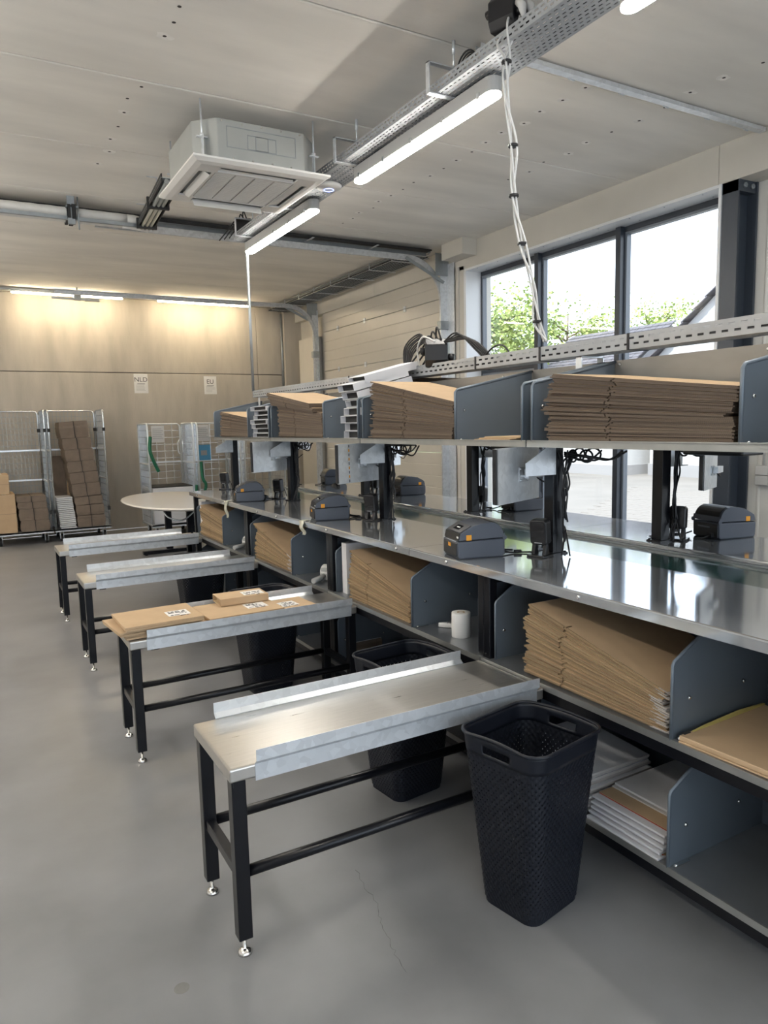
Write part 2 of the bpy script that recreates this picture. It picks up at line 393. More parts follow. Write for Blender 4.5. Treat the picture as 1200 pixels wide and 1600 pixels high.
# wall behind the camera with a wide glazed front
wf = struct(bpy.data.objects.new('wall_front', None)); C.objects.link(wf)
for a, b, z0, z1 in ((XL, -3.2, 0, CZ), (3.8, 5.7, 0, CZ), (-3.2, 3.8, 3.2, CZ)):
    MB().box(a, b, YF-0.2, YF, z0, z1).build('concrete_panel', 'white', wf)
def glazing(name, along, a0, a1, z0, z1, pos, mulls, transoms=(), depth=0.07, fw=0.07):
    """post and beam glazing in the plane x=pos ('y' runs along) or y=pos ('x' runs along)"""
    r = struct(bpy.data.objects.new(name, None)); C.objects.link(r)
    def bx(g, p0, p1, z0, z1, d0, d1):
        if along == 'y': g.box(pos+d0, pos+d1, p0, p1, z0, z1)
        else: g.box(p0, p1, pos+d0, pos+d1, z0, z1)
    g = MB()
    bx(g, a0, a1, z1-fw, z1, -depth/2, depth/2); bx(g, a0, a1, z0, z0+fw, -depth/2, depth/2)
    bx(g, a0, a0+fw, z0+fw, z1-fw, -depth/2, depth/2); bx(g, a1-fw, a1, z0+fw, z1-fw, -depth/2, depth/2)
    g.build('outer_frame', 'anthra', r, bevel=0.004)
    ed = [a0+fw] + [v for m in mulls for v in (m-0.03, m+0.03)] + [a1-fw]
    for m in mulls:
        g = MB(); bx(g, m-0.03, m+0.03, z0, z1, -depth/2-0.055, depth/2+0.01); g.build('mullion', 'anthra', r, bevel=0.004)
    for i in range(0, len(ed), 2):
        zs = [z0+fw] + [v for t, k in transoms if k == i//2 for v in (t-0.04, t+0.04)] + [z1-fw]
        for t, k in transoms:
            if k == i//2:
                g = MB(); bx(g, ed[i], ed[i+1], t-0.04, t+0.04, -depth/2, depth/2); g.build('transom', 'anthra', r, bevel=0.004)
        for j in range(0, len(zs), 2):
            p0, p1, q0, q1 = ed[i], ed[i+1], zs[j], zs[j+1]; t = 0.022
            g = MB()
            for (u0, u1, v0, v1) in ((p0, p1, q1-t, q1), (p0, p1, q0, q0+t), (p0, p0+t, q0+t, q1-t), (p1-t, p1, q0+t, q1-t)):
                bx(g, u0, u1, v0, v1, -0.028, 0.028)
            s = g.build('glazing_bead', 'anthra2', r)
            g = MB(); bx(g, p0+t*0.5, p1-t*0.5, q0+t*0.5, q1-t*0.5, -0.004, 0.004); g.build('pane', 'glass', r)
    return r
glazing('window_3', 'x', -3.2, 3.8, 0.0, 3.2, YF-0.1, [-1.45, 0.3, 2.05])
# right-hand facade
glazing('window_1', 'y', 3.62, 7.15, 0.02, 3.385, 5.47, [4.94, 6.06], [(2.215, 2)])
glazing('window_2', 'y', -3.0, 0.6, 0.02, 3.385, 5.47, [-1.8, -0.6])
wr = struct(bpy.data.objects.new('wall_right', None)); C.objects.link(wr)
# fascia boards boxing in the beam, joints between boards
for a, b in ((YF, -2.2), (-2.196, 0.8), (0.804, 3.79), (3.794, 7.48)):
    MB().box(WX, 5.36, a, b, 3.385, CZ).build('fascia_board', 'wall', wr, bevel=0.003, seg=1)
for a, b in ((7.48, 9.3), (9.304, YB)):
    MB().box(WX, 5.36, a, b, 3.43, CZ).build('fascia_board', 'wall', wr, bevel=0.003, seg=1)
struct(MB().box(5.36, 5.62, YF, YB, 3.385, CZ+0.05).build('lintel_core', 'wall', wr))
# white soffit / jamb lining of the window, light trim along its front edge
MB().box(WX-0.004, 5.44, 3.76, 7.12, 3.362, 3.386).build('soffit_lining', 'reveal', wr)
MB().box(WX-0.004, 5.50, 7.09, 7.13, 0, 3.362).build('jamb_lining', 'reveal', wr)
MB().box(WX-0.002, 5.50, 3.76, 3.785, 0, 3.362).build('jamb_lining', 'reveal', wr)
g = MB()
for k in range(9):
    y = 3.95+k*0.37
    g.cyl((5.25, y, 3.362), (5.25, y, 3.359), 0.006, 8)
    g.cyl((5.38, y, 3.362), (5.38, y, 3.359), 0.006, 8)
g.build('screw_heads', 'galvd', wr)
MB().box(WX, 5.62, 7.13, 7.50, 0, 3.43).build('pier_board', 'wall', wr, bevel=0.003)
MB().box(WX-0.02, WX, 7.22, 7.27, 0, 3.43).build('corner_strip', 'wall', wr, bevel=0.002)
MB().box(5.33, 5.62, 11.15, YB, 0, 3.43).build('pier_board', 'wall', wr)
MB().box(5.20, 5.33, 11.35, 12.02, 0, 3.10).build('boxed_panel', 'wall', wr, bevel=0.004)
# beam haunches boxed in white
for y0 in (6.88, 2.56):
    MB().box(5.02, WX, y0, y0+0.42, 3.50, CZ).build('boxed_haunch', 'wall', wr, bevel=0.004)
# ribbed sandwich panels right of the steel column
def ribbed(y0, y1):
    g = MB(); n = 5; w = (y1-y0-0.008)/n; pr = [(5.62, y0)]
    for i in range(n):
        a = y0+0.004+i*w
        pr += [(5.452, a), (5.452, a+w*0.42), (5.446, a+w*0.47), (5.446, a+w*0.53), (5.452, a+w*0.58)]
    pr += [(5.452, y1-0.004), (5.62, y1-0.004)]
    g.prism(pr, 2, 0, 3.385); return g.build('ribbed_panel', 'rib', wr)
for a in (0.6, 1.6, 2.6): ribbed(a, a+1.0 if a < 2.5 else 3.62)
ribbed(YF, -3.0)
struct(MB().box(5.56, 5.66, 0.6, 3.62, 0, 3.5).build('outer_skin', 'wall', wr))
# dark steel column with bolted head plate
sc = struct(bpy.data.objects.new('column_1', None)); C.objects.link(sc)
MB().box(5.225, 5.243, 3.62, 3.755, 0, 3.385).build('flange', 'col', sc, bevel=0.002)
MB().box(5.425, 5.443, 3.60, 3.755, 0, 3.385).build('flange', 'col', sc, bevel=0.002)
MB().box(5.243, 5.425, 3.68, 3.692, 0, 3.385).build('web', 'col', sc)
MB().box(5.225, 5.44, 3.615, 3.76, 3.30, 3.385).build('head_plate', 'col', sc, bevel=0.002)
g = MB()
for x in (5.29, 5.38): g.cyl((x, 3.615, 3.345), (x, 3.600, 3.345), 0.019, 8); g.cyl((x, 3.600, 3.345), (x, 3.594, 3.345), 0.011, 8)
g.build('bolt_heads', 'galvd', sc)

# sectional door: real sections with shallow ribs, hinges, galvanised tracks
dr = struct(bpy.data.objects.new('door_1', None)); C.objects.link(dr)
DX = 5.27
zs = [0.0, 0.61, 1.22, 1.86, 2.50, 3.14, 3.44]
for z0, z1 in zip(zs[:-1], zs[1:]):
    n = max(1, round((z1-z0)/0.16)); pr = [(DX+0.05, z0+0.002)]
    h = (z1-z0-0.006)/n
    for i in range(n):
        a = z0+0.003+i*h
        pr += [(DX+0.0035, a), (DX, a+0.006), (DX, a+h-0.006), (DX+0.0035, a+h-0.001)]
    pr += [(DX+0.05, z1-0.002)]
    MB().prism(pr, 1, 7.50, 11.16).build('door_section', 'doorp', dr)
MB().box(DX-0.01, DX+0.06, 7.5, 11.16, 3.44, 3.475).build('top_seal', 'seal', dr)
for z in zs[1:-1]:
    for y in (8.55, 9.7, 10.6):
        g = MB(); g.box(DX-0.008, DX, y-0.03, y+0.03, z-0.035, z-0.008); g.box(DX-0.008, DX, y-0.03, y+0.03, z+0.008, z+0.035)
        g.cyl((DX-0.008, y-0.03, z), (DX-0.008, y+0.03, z), 0.007, 8)
        g.build('hinge', 'galvb', dr)
def track(ysgn, y):
    t = MB()
    path = [(5.14, y, 0.0), (5.14, y, 3.06)] + arc((4.66, y, 3.06), 0.48, 0, PI/2, 8)[1:] + [(1.2, y, 3.54)]
    P = [Vector(p) for p in path]
    # C channel: three thin strips following the path (back, two lips)
    for off, w in ((0.0, 0.0), ):
        pass
    n = len(P); prof = [(-0.032, 0.0), (0.032, 0.0), (0.032, 0.028), (0.020, 0.028), (0.020, 0.010), (-0.020, 0.010), (-0.020, 0.028), (-0.032, 0.028)]
    vs = []
    for i in range(n):
        d = (P[min(i+1, n-1)]-P[max(i-1, 0)]).normalized(); nrm = Vector((d.z, 0, -d.x))
        for a, b in prof: vs.append(P[i] + nrm*a + Vector((0, 1, 0))*(b*ysgn))
    m = len(prof); fs = []
    for i in range(n-1):
        for k in range(m):
            q = (i*m+k, i*m+(k+1) % m, (i+1)*m+(k+1) % m, (i+1)*m+k); fs.append(q if ysgn > 0 else q[::-1])
    t.add(vs, fs)
    o = t.build('roller_track', 'galv', dr)
    g = MB()
    g.box(5.195, 5.205, y-0.16*ysgn if ysgn > 0 else y, y if ysgn > 0 else y+0.16, 0, 3.5)
    g.box(5.10, 5.20, min(y-0.004*ysgn, y-0.010*ysgn), max(y-0.004*ysgn, y-0.010*ysgn), 0, 3.42)
    g.build('track_angle', 'galvb', dr)
    # diagonal brace in the corner and bearing plate at the top
    MB().prism([(4.60, 3.52), (4.63, 3.55), (5.16, 3.30), (5.14, 3.27)], 1, y-0.012*ysgn, y-0.020*ysgn).build('corner_brace', 'galvd', dr)
    g = MB(); g.box(5.02, 5.21, y-0.03*ysgn-0.004, y-0.03*ysgn+0.004, 3.36, 3.62)
    for k in range(4): g.cyl((5.06+0.04*k, y-0.03*ysgn-0.012, 3.40+0.05*(k % 3)), (5.06+0.04*k, y-0.03*ysgn+0.012, 3.40+0.05*(k % 3)), 0.008, 8)
    g.build('bearing_plate', 'galvd', dr)
    for zz in (2.1, 2.78):
        g = MB(); g.box(5.08, 5.20, y-0.04, y+0.04, zz-0.05, zz+0.05); g.cyl((5.12, y-0.05, zz), (5.12, y+0.05, zz), 0.026, 10)
        g.build('roller_bracket', 'galvd', dr, bevel=0.006)
track(1, 7.46); track(-1, 11.20)

# ================================================================== OUTDOORS
yard = struct(bpy.data.objects.new('ground_yard', None)); C.objects.link(yard)
struct(MB().box(5.66, 90, -30, 90, -0.4, -0.055).build('paving_base', 'ground', yard))
# the pavers that can be told apart from indoors: laid one by one near the window
pm = None; n_p = 0
for i in range(22):
    for j in range(13):
        x = 9.2+0.215*i; y = 6.4+0.215*(j) + 0.62*0.215*i + (0.10 if i % 2 else 0)
        if pm is None:
            o = MB().box(-0.1035, 0.1035, -0.1035, 0.1035, -0.04, 0).build('paver', 'paver', yard, bevel=0.006, seg=1); pm = o
        else:
            o = pm.copy(); C.objects.link(o)
        o.location = (x, y, -0.018+random.uniform(-0.003, 0.003)); n_p += 1
struct(MB().box(5.66, 90, -30, 90, -0.06, -0.03).build('paving_field', 'ground', yard))
kb = MB()
for k in range(24): kb.box(21.0, 21.12, 10+k*1.0, 10.99+k*1.0, -0.05, 0.07)
kb.build('kerb', 'render', yard)['kind'] = 'stuff'
ln = struct(bpy.data.objects.new('lawn', None)); C.objects.link(ln)
MB().box(21.12, 60, 16, 70, -0.05, 0.03).build('turf', 'lawn', ln)
# house: white gable towards the yard, tiled roof, lower tiled annex on the left
hs = thing('house', 'white rendered house with dark tiled gable roof outside the window', 'house', (17, 9.6, 0))
prof = [(-4.6, 0), (4.7, 0), (4.7, 3.15), (0, 6.85), (-4.6, 3.2)]
MB().prism(prof, 0, 0, 9).build('wall', 'render', hs)
MB().box(-0.04, 9, -4.63, 4.73, -0.1, 0.30).build('plinth', 'plinth', hs)
def roof_slope(name, a, b, x0, x1, parent, t=0.10):
    # overlapping courses of tiles between eave a=(y,z) and ridge b=(y,z)
    g = MB(); n = 14; A = Vector((0, *a)); B = Vector((0, *b)); d = (B-A)/n; nrm = Vector((0, -d.z, d.y)).normalized()
    if nrm.z < 0: nrm = -nrm
    m = int((x1-x0)/0.28)
    for i in range(n):
        p = A+d*i; q = A+d*(i+1.12)
        for k in range(m):
            u0 = x0+(x1-x0)*k/m; u1 = u0+(x1-x0)/m*0.94; lo = nrm*0.075; hi = nrm*0.035
            vs = [Vector((u0, p.y, p.z))+lo, Vector((u1, p.y, p.z))+lo, Vector((u1, q.y, q.z))+hi, Vector((u0, q.y, q.z))+hi]
            vs += [v-nrm*0.03 for v in vs]
            g.add(vs, [(0, 1, 2, 3), (0, 4, 5, 1), (3, 2, 6, 7), (0, 3, 7, 4), (1, 5, 6, 2)])
    g.build(name, 'tile', parent)['kind'] = 'stuff'
roof_slope('roof', (4.95, 2.95), (0, 6.85), -0.25, 9.2, hs)
roof_slope('roof', (-4.85, 3.0), (0, 6.85), -0.25, 9.2, hs)
ax = thing('annex', 'low white annex with dark tiled roof beside the gable house', 'building', (16.2, 17.2, 0))
MB().box(0, 4, -2.5, 1.4, 0, 2.75).build('wall', 'render', ax)
MB().box(-0.03, 4, -2.53, 1.43, -0.1, 0.26).build('plinth', 'plinth', ax)
def roof_slope_x(parent):
    g = MB(); n = 16
    for i in range(n):
        x0, z0 = -0.35+2.5*i/n, 2.65+1.75*i/n; x1, z1 = x0+2.5/n*1.15, z0+1.75/n*1.15
        for k in range(17):
            y0 = -2.6+k*0.25; y1 = y0+0.235
            vs = [(x0, y0, z0+0.06), (x0, y1, z0+0.06), (x1, y1, z1+0.03), (x1, y0, z1+0.03)]
            vs += [(a, b, c-0.03) for a, b, c in vs]
            g.add(vs, [(3, 2, 1, 0), (0, 1, 5, 4), (0, 4, 7, 3), (1, 2, 6, 5)])
    g.build('roof', 'tile', parent)['kind'] = 'stuff'
roof_slope_x(ax)
MB().prism([(0, 2.7), (2.15, 4.3), (4.2, 2.7)], 1, -2.5, 1.4).build('gable', 'render', ax)
def tree(x, y, h, r, n, label, seed):
    t = thing('tree', label, 'tree', (x, y, -0.05), 0, 'trees beyond the yard'); rnd = random.Random(seed)
    g = MB(); top = Vector((0, 0, h*0.8)); g.tube([(0, 0, 0), (0.05, 0, h*0.3), (0, 0.08, h*0.55), top], [0.13, 0.10, 0.07, 0.02], 7)
    cl = []
    for k in range(26):
        a = rnd.uniform(0, 2*PI); z0 = h*rnd.uniform(0.22, 0.7); L = r*rnd.uniform(0.55, 1.05)*(1.15-0.55*(z0/h))
        e = Vector((L*math.cos(a), L*math.sin(a), z0+L*rnd.uniform(0.2, 0.7)))
        g.tube([(0, 0, z0), e*0.5+Vector((0, 0, z0*0.5+0.1)), e], [0.045, 0.028, 0.008], 5); cl.append((e, L*0.36)); cl.append((e*0.6+Vector((0, 0, z0*0.42)), L*0.34))
    cl.append((top, r*0.4))
    g.build('trunk', 'bark', t)
    f = MB()
    for k in range(n):
        c, rr = rnd.choice(cl); d = Vector((rnd.gauss(0, 1), rnd.gauss(0, 1), rnd.gauss(0, 1)*0.7))*rr*0.62
        p = c+d; s = rnd.uniform(0.05, 0.095); u = Vector((rnd.gauss(0, 1), rnd.gauss(0, 1), rnd.gauss(0, 0.4))).normalized(); v = u.orthogonal(); v.rotate(Matrix.Rotation(rnd.uniform(0, 6.28), 3, u))
        f.add([p-u*s, p+v*s*0.5, p+u*s, p-v*s*0.5], [(0, 1, 2, 3)])
    o = f.build('foliage', 'leaf', t); o['kind'] = 'stuff'
    return t
tree(15.4, 20.1, 7.2, 2.3, 7500, 'tall airy green tree behind the leftmost window pane', 1)
tree(21.6, 22.4, 7.4, 2.5, 6000, 'lower bushy green tree right of the airy tree', 2)
tree(27.5, 23.3, 8.3, 2.1, 3500, 'small tree crown rising behind the annex roof', 3)

# ================================================================== CEILING SERVICES
def slot_sheet(g, u0, u1, v0, v1, rows, pitch, slot, P, off=0.0):
    """flat strip between v0 and v1 with rows of slots; P maps (u,v) to a point"""
    def q(a, b, c, d): g.add([P(a, c), P(b, c), P(b, d), P(a, d)], [(0, 1, 2, 3)])
    v = v0
    for i, (vc, hw) in enumerate(rows):
        if vc-hw > v: q(u0, u1, v, vc-hw)
        u = u0; s = u0 + pitch*0.3 + (off if i % 2 else 0)
        while s+slot < u1:
            q(u, s, vc-hw, vc+hw); u = s+slot; s += pitch
        q(u, u1, vc-hw, vc+hw); v = vc+hw
    if v < v1: q(u0, u1, v, v1)
TZ = 3.385; TX0, TX1 = 2.365, 2.605
ct = thing('cable_tray', 'wide perforated zinc cable tray hung under the ceiling', 'cable tray', (0, 0, 0))
def make_tray(y0, y1):
    g = MB(); W = TX1-TX0
    rows = [(0.022+0.0245*i, 0.0038) for i in range(9)]
    slot_sheet(g, y0, y1, 0, W, rows, 0.040, 0.022, lambda u, v: (TX0+v, u, TZ), 0.02)
    for x in (TX0, TX1):
        slot_sheet(g, y0, y1, 0, 0.06, [(0.020, 0.0045), (0.043, 0.0045)], 0.040, 0.022, lambda u, v, x=x: (x, u, TZ+v), 0.02)
    return g.build('tray_section', 'trayd', ct, solid=0.0016)
make_tray(3.9, 6.95); make_tray(0.9, 3.897); make_tray(-4.6, 0.897)
for y in (0.6, 2.35, 3.47, 4.62, 5.75, 6.72):
    g = MB(); w = 0.016
    x0, x1 = TX0-0.055, (TX0+TX1)/2+0.02
    for b in ((x0, x1+0.06, TZ-0.012, TZ-0.006), (x0, x0+0.006, TZ-0.006, TZ+0.15), (x0, x1+0.01, TZ+0.144, TZ+0.15)):
        g.box(b[0], b[1], y-w, y+w, b[2], b[3])
    g.cyl((x1-0.02, y, TZ+0.12), (x1-0.02, y, CZ), 0.005, 8); g.cyl((x1-0.02, y, CZ-0.07), (x1-0.02, y, CZ), 0.009, 8)
    g.cyl((x1-0.02, y, TZ+0.15), (x1-0.02, y, TZ+0.158), 0.012, 6)
    g.build('hanger', 'galvb', ct)
cc = MB(); rnd = random.Random(5)
for k in range(7):
    x = TX0+0.03+0.028*k
    cc.tube(smooth_path([(x+rnd.uniform(-0.01, 0.01), -4.5+0.6*i, TZ+0.012+rnd.uniform(0, 0.02)) for i in range(19)], 2), 0.006, 6)
for k in range(3):
    cc.tube(arc((TX0+0.05+0.01*k, 3.26, TZ+0.05), 0.085-0.008*k, 0, PI, 12, 'yz'), 0.005, 6)
cc.build('power_cables', 'cable', ct)
def batten(y0, y1, label):
    x = 2.515
    t = thing('led_batten', label, 'light fitting', (x, (y0+y1)/2, TZ-0.012), 0, 'LED battens under the ceiling tray'); L = (y1-y0)/2
    def cap(z0, z1, w, name, m):
        pr = []
        for k in range(9): a = PI*k/8; pr.append((w*math.cos(a), L-w+w*math.sin(a)))
        for k in range(9): a = PI+PI*k/8; pr.append((w*math.cos(a), -(L-w)+w*math.sin(a)))
        return MB().prism(pr, 2, z0, z1).build(name, m, t, bevel=0.004)
    cap(-0.080, -0.003, 0.047, 'housing', 'bump'); cap(-0.096, -0.0802, 0.042, 'diffuser', 'light')
    for s in (-1, -0.5, 0, 0.5, 1):
        for sx in (-1, 1): MB().box(sx*0.047-0.004, sx*0.047+0.004, s*L*0.86-0.012, s*L*0.86+0.012, -0.090, -0.060).build('clip', 'chrome', t)
    MB().box(-0.02, 0.02, -L*0.7, -L*0.62, -0.006, 0.013).build('mounting_clip', 'galvd', t); MB().box(-0.02, 0.02, L*0.62, L*0.7, -0.006, 0.013).build('mounting_clip', 'galvd', t)
batten(3.12, 4.68, 'lit LED batten hanging from the tray in front of the air conditioner')
batten(5.38, 6.96, 'lit LED batten at the far end of the tray')
batten(0.72, 2.30, 'lit LED batten at the top edge of the photo')
batten(-3.4, -1.9, 'lit LED batten on the tray behind the photographer')  # extra batten added out of view for more room light
# unseen row of tubes added over the gangway to brighten the ceiling
for k, y in enumerate((1.2, 4.2, 7.0, 9.6)):
    t = thing('ceiling_luminaire', ['lit opal tube over the gangway nearest the glazed front', 'second lit opal tube over the gangway', 'third lit opal tube over the gangway', 'lit opal tube over the gangway nearest the back wall'][k], 'light fitting', (-1.4, y, 3.18), 0, 'opal tubes over the gangway')
    for q in (-1, 1): MB().cyl((0, q*0.75, 0), (0, q*0.79, 0), 0.05, 16).build('end_cap', 'bump', t)
    MB().cyl((0, -0.75, 0), (0, 0.75, 0), 0.045, 16).build('diffuser', 'opal', t)
    g = MB()
    for s in (-0.5, 0.5): g.cyl((0, s*1.54, 0.05), (0, s*1.54, 0.50), 0.004, 6)
    g.build('suspension_rod', 'galvd', t)
# access point disc on the tray
t = thing('access_point', 'white disc access point with blue ring under the tray', 'access point', (2.475, 5.06, TZ-0.004))
MB().lathe([(0.02, 0), (0.085, -0.002), (0.098, -0.016), (0.092, -0.030), (0.06, -0.041), (0.002, -0.044)], 28).build('housing', 'ac', t)
g = MB(); n = 28
g.tube([(0.036*math.cos(2*PI*k/n), 0.036*math.sin(2*PI*k/n), -0.044) for k in range(n)], 0.003, 6, closed=True); g.build('status_ring', 'led', t)
MB().box(-0.04, 0.04, -0.03, 0.03, -0.002, 0.002).build('mount', 'galvd', t)
# black distribution blocks on the tray and hanging socket cables
def dist_block(loc, rz, label, n):
    t = thing('socket_block', label, 'socket block', loc, rz)
    MB().prism([(-0.075, 0), (0.075, 0), (0.095, 0.04), (0.095, 0.13), (0.06, 0.17), (-0.06, 0.17), (-0.095, 0.13), (-0.095, 0.04)], 1, -0.07, 0.07).build('housing', 'scan', t, bevel=0.006)
    for k in range(n):
        a = -0.055+0.11*k/max(1, n-1)
        MB().cyl((a, -0.07, 0.06), (a, -0.105, 0.055), 0.021, 10).build('socket', 'scan', t); MB().cyl((a, 0.07, 0.10), (a, 0.10, 0.10), 0.02, 10).build('socket', 'scan', t)
    g = MB()
    for k in range(4):
        x = -0.07+0.045*k
        g.tube(smooth_path([(x, 0.02*k-0.03, 0.16), (x+0.03, 0.03*k, 0.24-0.02*k), (x+0.10, 0.04*k+0.02, 0.14), (x+0.12, 0.10+0.05*k, 0.02)], 5), 0.006, 6)
    g.build('flex', 'cable', t)
    return t
dist_block((2.44, 2.93, TZ+0.075), 0.3, 'black socket block above the tray at the top of the photo', 2)
b2 = dist_block((2.46, 6.90, TZ+0.02), 1.2, 'black socket block at the far end of the ceiling tray', 2)
# white twisted flexes from the ceiling block down to the bench tray
g = MB(); dn = [(2.44, 2.86, 3.52), (2.36, 2.86, 3.40), (2.33, 2.83, 3.27), (2.34, 2.845, 3.12), (2.36, 2.82, 2.90), (2.38, 2.84, 2.68), (2.40, 2.80, 2.45), (2.44, 2.77, 2.25), (2.46, 2.76, 2.08), (2.48, 2.72, 1.98)]
for k in range(3):
    pts = []
    for i, p in enumerate(dn):
        a = k*2.1+i*1.9; r = 0.010 if i % 2 else 0.018
        if i < 2: r = 0.05
        pts.append((p[0]+r*math.cos(a), p[1]+r*math.sin(a), p[2]+(0.02*k if i < 2 else 0)))
    g.tube(smooth_path(pts, 6), 0.0055, 6)
wf_ = g.build('power_flex', 'wcable'); tag(wf_, 'white twisted power flex dropping from ceiling tray to bench tray', 'cable')
for p in (dn[2], dn[4], dn[5], dn[6], dn[8]): MB().cyl((p[0], p[1], p[2]-0.006), (p[0], p[1], p[2]+0.006), 0.024, 8).build('cable_tie', 'cable', wf_)
t = thing('plug', 'white angled plug in the black socket block above the tray', 'plug', (2.40, 2.80, 3.52), 0, 'white plugs in the ceiling block')
for k, dx in enumerate((0.0, 0.05)):
    p = t if k == 0 else thing('plug', 'second white plug beside the angled plug in the ceiling block', 'plug', (2.40+dx, 2.80, 3.53), 0, 'white plugs in the ceiling block')
    MB().tube([(0, 0.03, 0.03), (0, 0, 0), (0, -0.012, -0.06)], [0.018, 0.021, 0.009], 8).build('body', 'wcable', p)
# pole down to the lower tray
po = MB().cyl((2.49, 6.93, 1.955), (2.49, 6.93, 3.40), 0.014, 10).build('pole', 'galvd'); tag(po, 'thin steel pole linking ceiling tray and bench tray', 'pole')
# wall-hung strip and LED tubes along the back wall
t = thing('light_track', 'long thin steel lighting rail along the top of the back wall', 'lighting rail', (0, 0, 0))
MB().box(-3.5, 4.9, 11.86, 11.94, 3.635, 3.665).build('rail', 'galvd', t)
g = MB()
for x in (-1.5, 1.15, 3.5): g.box(x-0.045, x+0.045, 11.87, 11.93, 3.66, CZ)
g.build('bracket', 'galvb', t)
def tube_light(x0, x1, label):
    u = thing('tube_light', label, 'light fitting', ((x0+x1)/2, 11.90, 3.635), 0, 'LED tubes along the back wall'); L = (x1-x0)/2
    MB().box(-L, L, -0.022, 0.022, -0.012, 0).build('housing', 'bump', u)
    MB().box(-L+0.005, L-0.005, -0.020, 0.020, -0.034, -0.012).build('diffuser', 'wlight', u, bevel=0.008)
tube_light(-2.4, -0.9, 'lit LED tube on the back wall rail beyond the left edge')
tube_light(0.70, 2.24, 'lit LED tube at the left end of the back wall rail')
tube_light(2.76, 4.26, 'lit LED tube right of the gap on the back wall rail')
g = thing('door_operator', 'small grey bracket box hanging across the back wall rail', 'bracket', (1.55, 11.6, 3.50))
MB().box(-0.05, 0.05, -0.04, 0.04, 0, 0.11).build('box', 'galvd', g, bevel=0.006); MB().box(-0.35, 0.25, -0.02, 0.02, 0.005, 0.03).build('arm', 'galvd', g); MB().box(0.10, 0.30, -0.03, 0.03, -0.004, 0.035).build('slider', 'acm', g, bevel=0.004)
MB().cyl((0, 0, 0.10), (0, 0, 0.18), 0.012, 8).build('rod', 'galvd', g)

# air conditioner cassette
ac = thing('air_conditioner', 'white ceiling cassette air conditioner with exposed zinc body', 'air conditioner', (1.84, 5.17, 3.28))
h, ch = 0.43, 0.13
oc = [(-h+ch, -h), (h-ch, -h), (h, -h+ch), (h, h-ch), (h-ch, h), (-h+ch, h), (-h, h-ch), (-h, -h+ch)]
MB().prism(oc, 2, 0.03, 0.29).build('body', 'acm', ac, bevel=0.004)
def embossed(x0, x1, z0, z1, name='knockout_panel'):
    g = MB(); t_ = 0.004
    g.box(x0, x1, -h-0.003, -h, z0, z0+t_); g.box(x0, x1, -h-0.003, -h, z1-t_, z1); g.box(x0, x0+t_, -h-0.003, -h, z0, z1); g.box(x1-t_, x1, -h-0.003, -h, z0, z1)
    return g.build(name, 'galvd', ac)
embossed(-0.24, 0.24, 0.12, 0.25); embossed(-0.10, 0.10, 0.125, 0.215); embossed(-0.045, 0.045, 0.125, 0.215)
g = MB()
for k in range(9): g.cyl((-0.27+0.0675*k, -h-0.003, 0.275-0.22*(k % 2)), (-0.27+0.0675*k, -h, 0.275-0.22*(k % 2)), 0.006, 6)
g.build('rivets', 'screw', ac)
for (x, y) in ((-0.39, -0.39), (0.39, -0.39), (-0.39, 0.39), (0.39, 0.39)):
    g = MB(); g.cyl((x, y, 0.10), (x, y, CZ-3.28), 0.006, 8); g.box(x-0.035, x+0.035, y-0.012, y+0.012, 0.165, 0.172); g.cyl((x, y, 0.172), (x, y, 0.19), 0.014, 6)
    g.box(x-0.004 if x > 0 else x+0.0, x if x > 0 else x+0.004, y-0.02, y+0.02, 0.04, 0.17)
    g.build('hanging_rod', 'galvb', ac)
# decorative panel: a frame with four outlets around an intake grille
H = 0.475; o1, o2 = 0.30, 0.385
def frame_panel():
    g = MB()
    # sloped outer ring
    def ring(r0, z0, r1, z1, sm=False):
        a = [(-r0, -r0, z0), (r0, -r0, z0), (r0, r0, z0), (-r0, r0, z0)]; b = [(-r1, -r1, z1), (r1, -r1, z1), (r1, r1, z1), (-r1, r1, z1)]
        g.add(a+b, [(i, (i+1) % 4, 4+(i+1) % 4, 4+i) for i in range(4)])
    ring(H, 0.034, H, 0.022); ring(H, 0.022, H-0.03, 0.006); ring(H-0.03, 0.006, o2+0.02, 0.0); ring(H, 0.034, 0.2, 0.034)
    # bottom plate pieces around outlets
    def plate(x0, x1, y0, y1): g.box(x0, x1, y0, y1, 0.0, 0.012)
    e = o2+0.02; L = 0.27
    for s in (-1, 1):
        plate(-e, e, min(s*o2, s*e), max(s*o2, s*e)); plate(min(s*o2, s*e), max(s*o2, s*e), -o2, o2)
        for q in (-1, 1):
            plate(min(q*L, q*o2), max(q*L, q*o2), min(s*o1, s*o2), max(s*o1, s*o2)); plate(min(s*o1, s*o2), max(s*o1, s*o2), min(q*L, q*o1), max(q*L, q*o1))
    plate(-o1, o1, -o1, -o1+0.02); plate(-o1, o1, o1-0.02, o1); plate(-o1, -o1+0.02, -o1+0.02, o1-0.02); plate(o1-0.02, o1, -o1+0.02, o1-0.02)
    return g.build('panel_frame', 'ac', ac)
frame_panel()
for rz, foam, tip in ((0, 'aco', 0.004), (PI/2, 'grille', 0.0), (PI, 'acd', -0.050), (-PI/2, 'acd', -0.016)):
    o = MB().box(-0.27, 0.27, -o2, -o1, 0.033, 0.036).build('outlet', foam, ac); o.rotation_euler = (0, 0, rz)
    lv = MB(); w = 0.75 if rz == PI/2 else 0.18
    y0_, y1_ = (-o1-0.004, -o1-0.004-0.08*w) if tip > -0.001 else (-o2+0.030, -o1-0.012)
    lv.prism([(y0_, 0.008), (y1_, 0.014 if tip >= 0 else tip), (y1_, 0.017 if tip >= 0 else tip+0.003), (y0_, 0.011)], 0, -0.262, 0.262)
    o = lv.build('louvre', 'ac', ac); o.rotation_euler = (0, 0, rz)
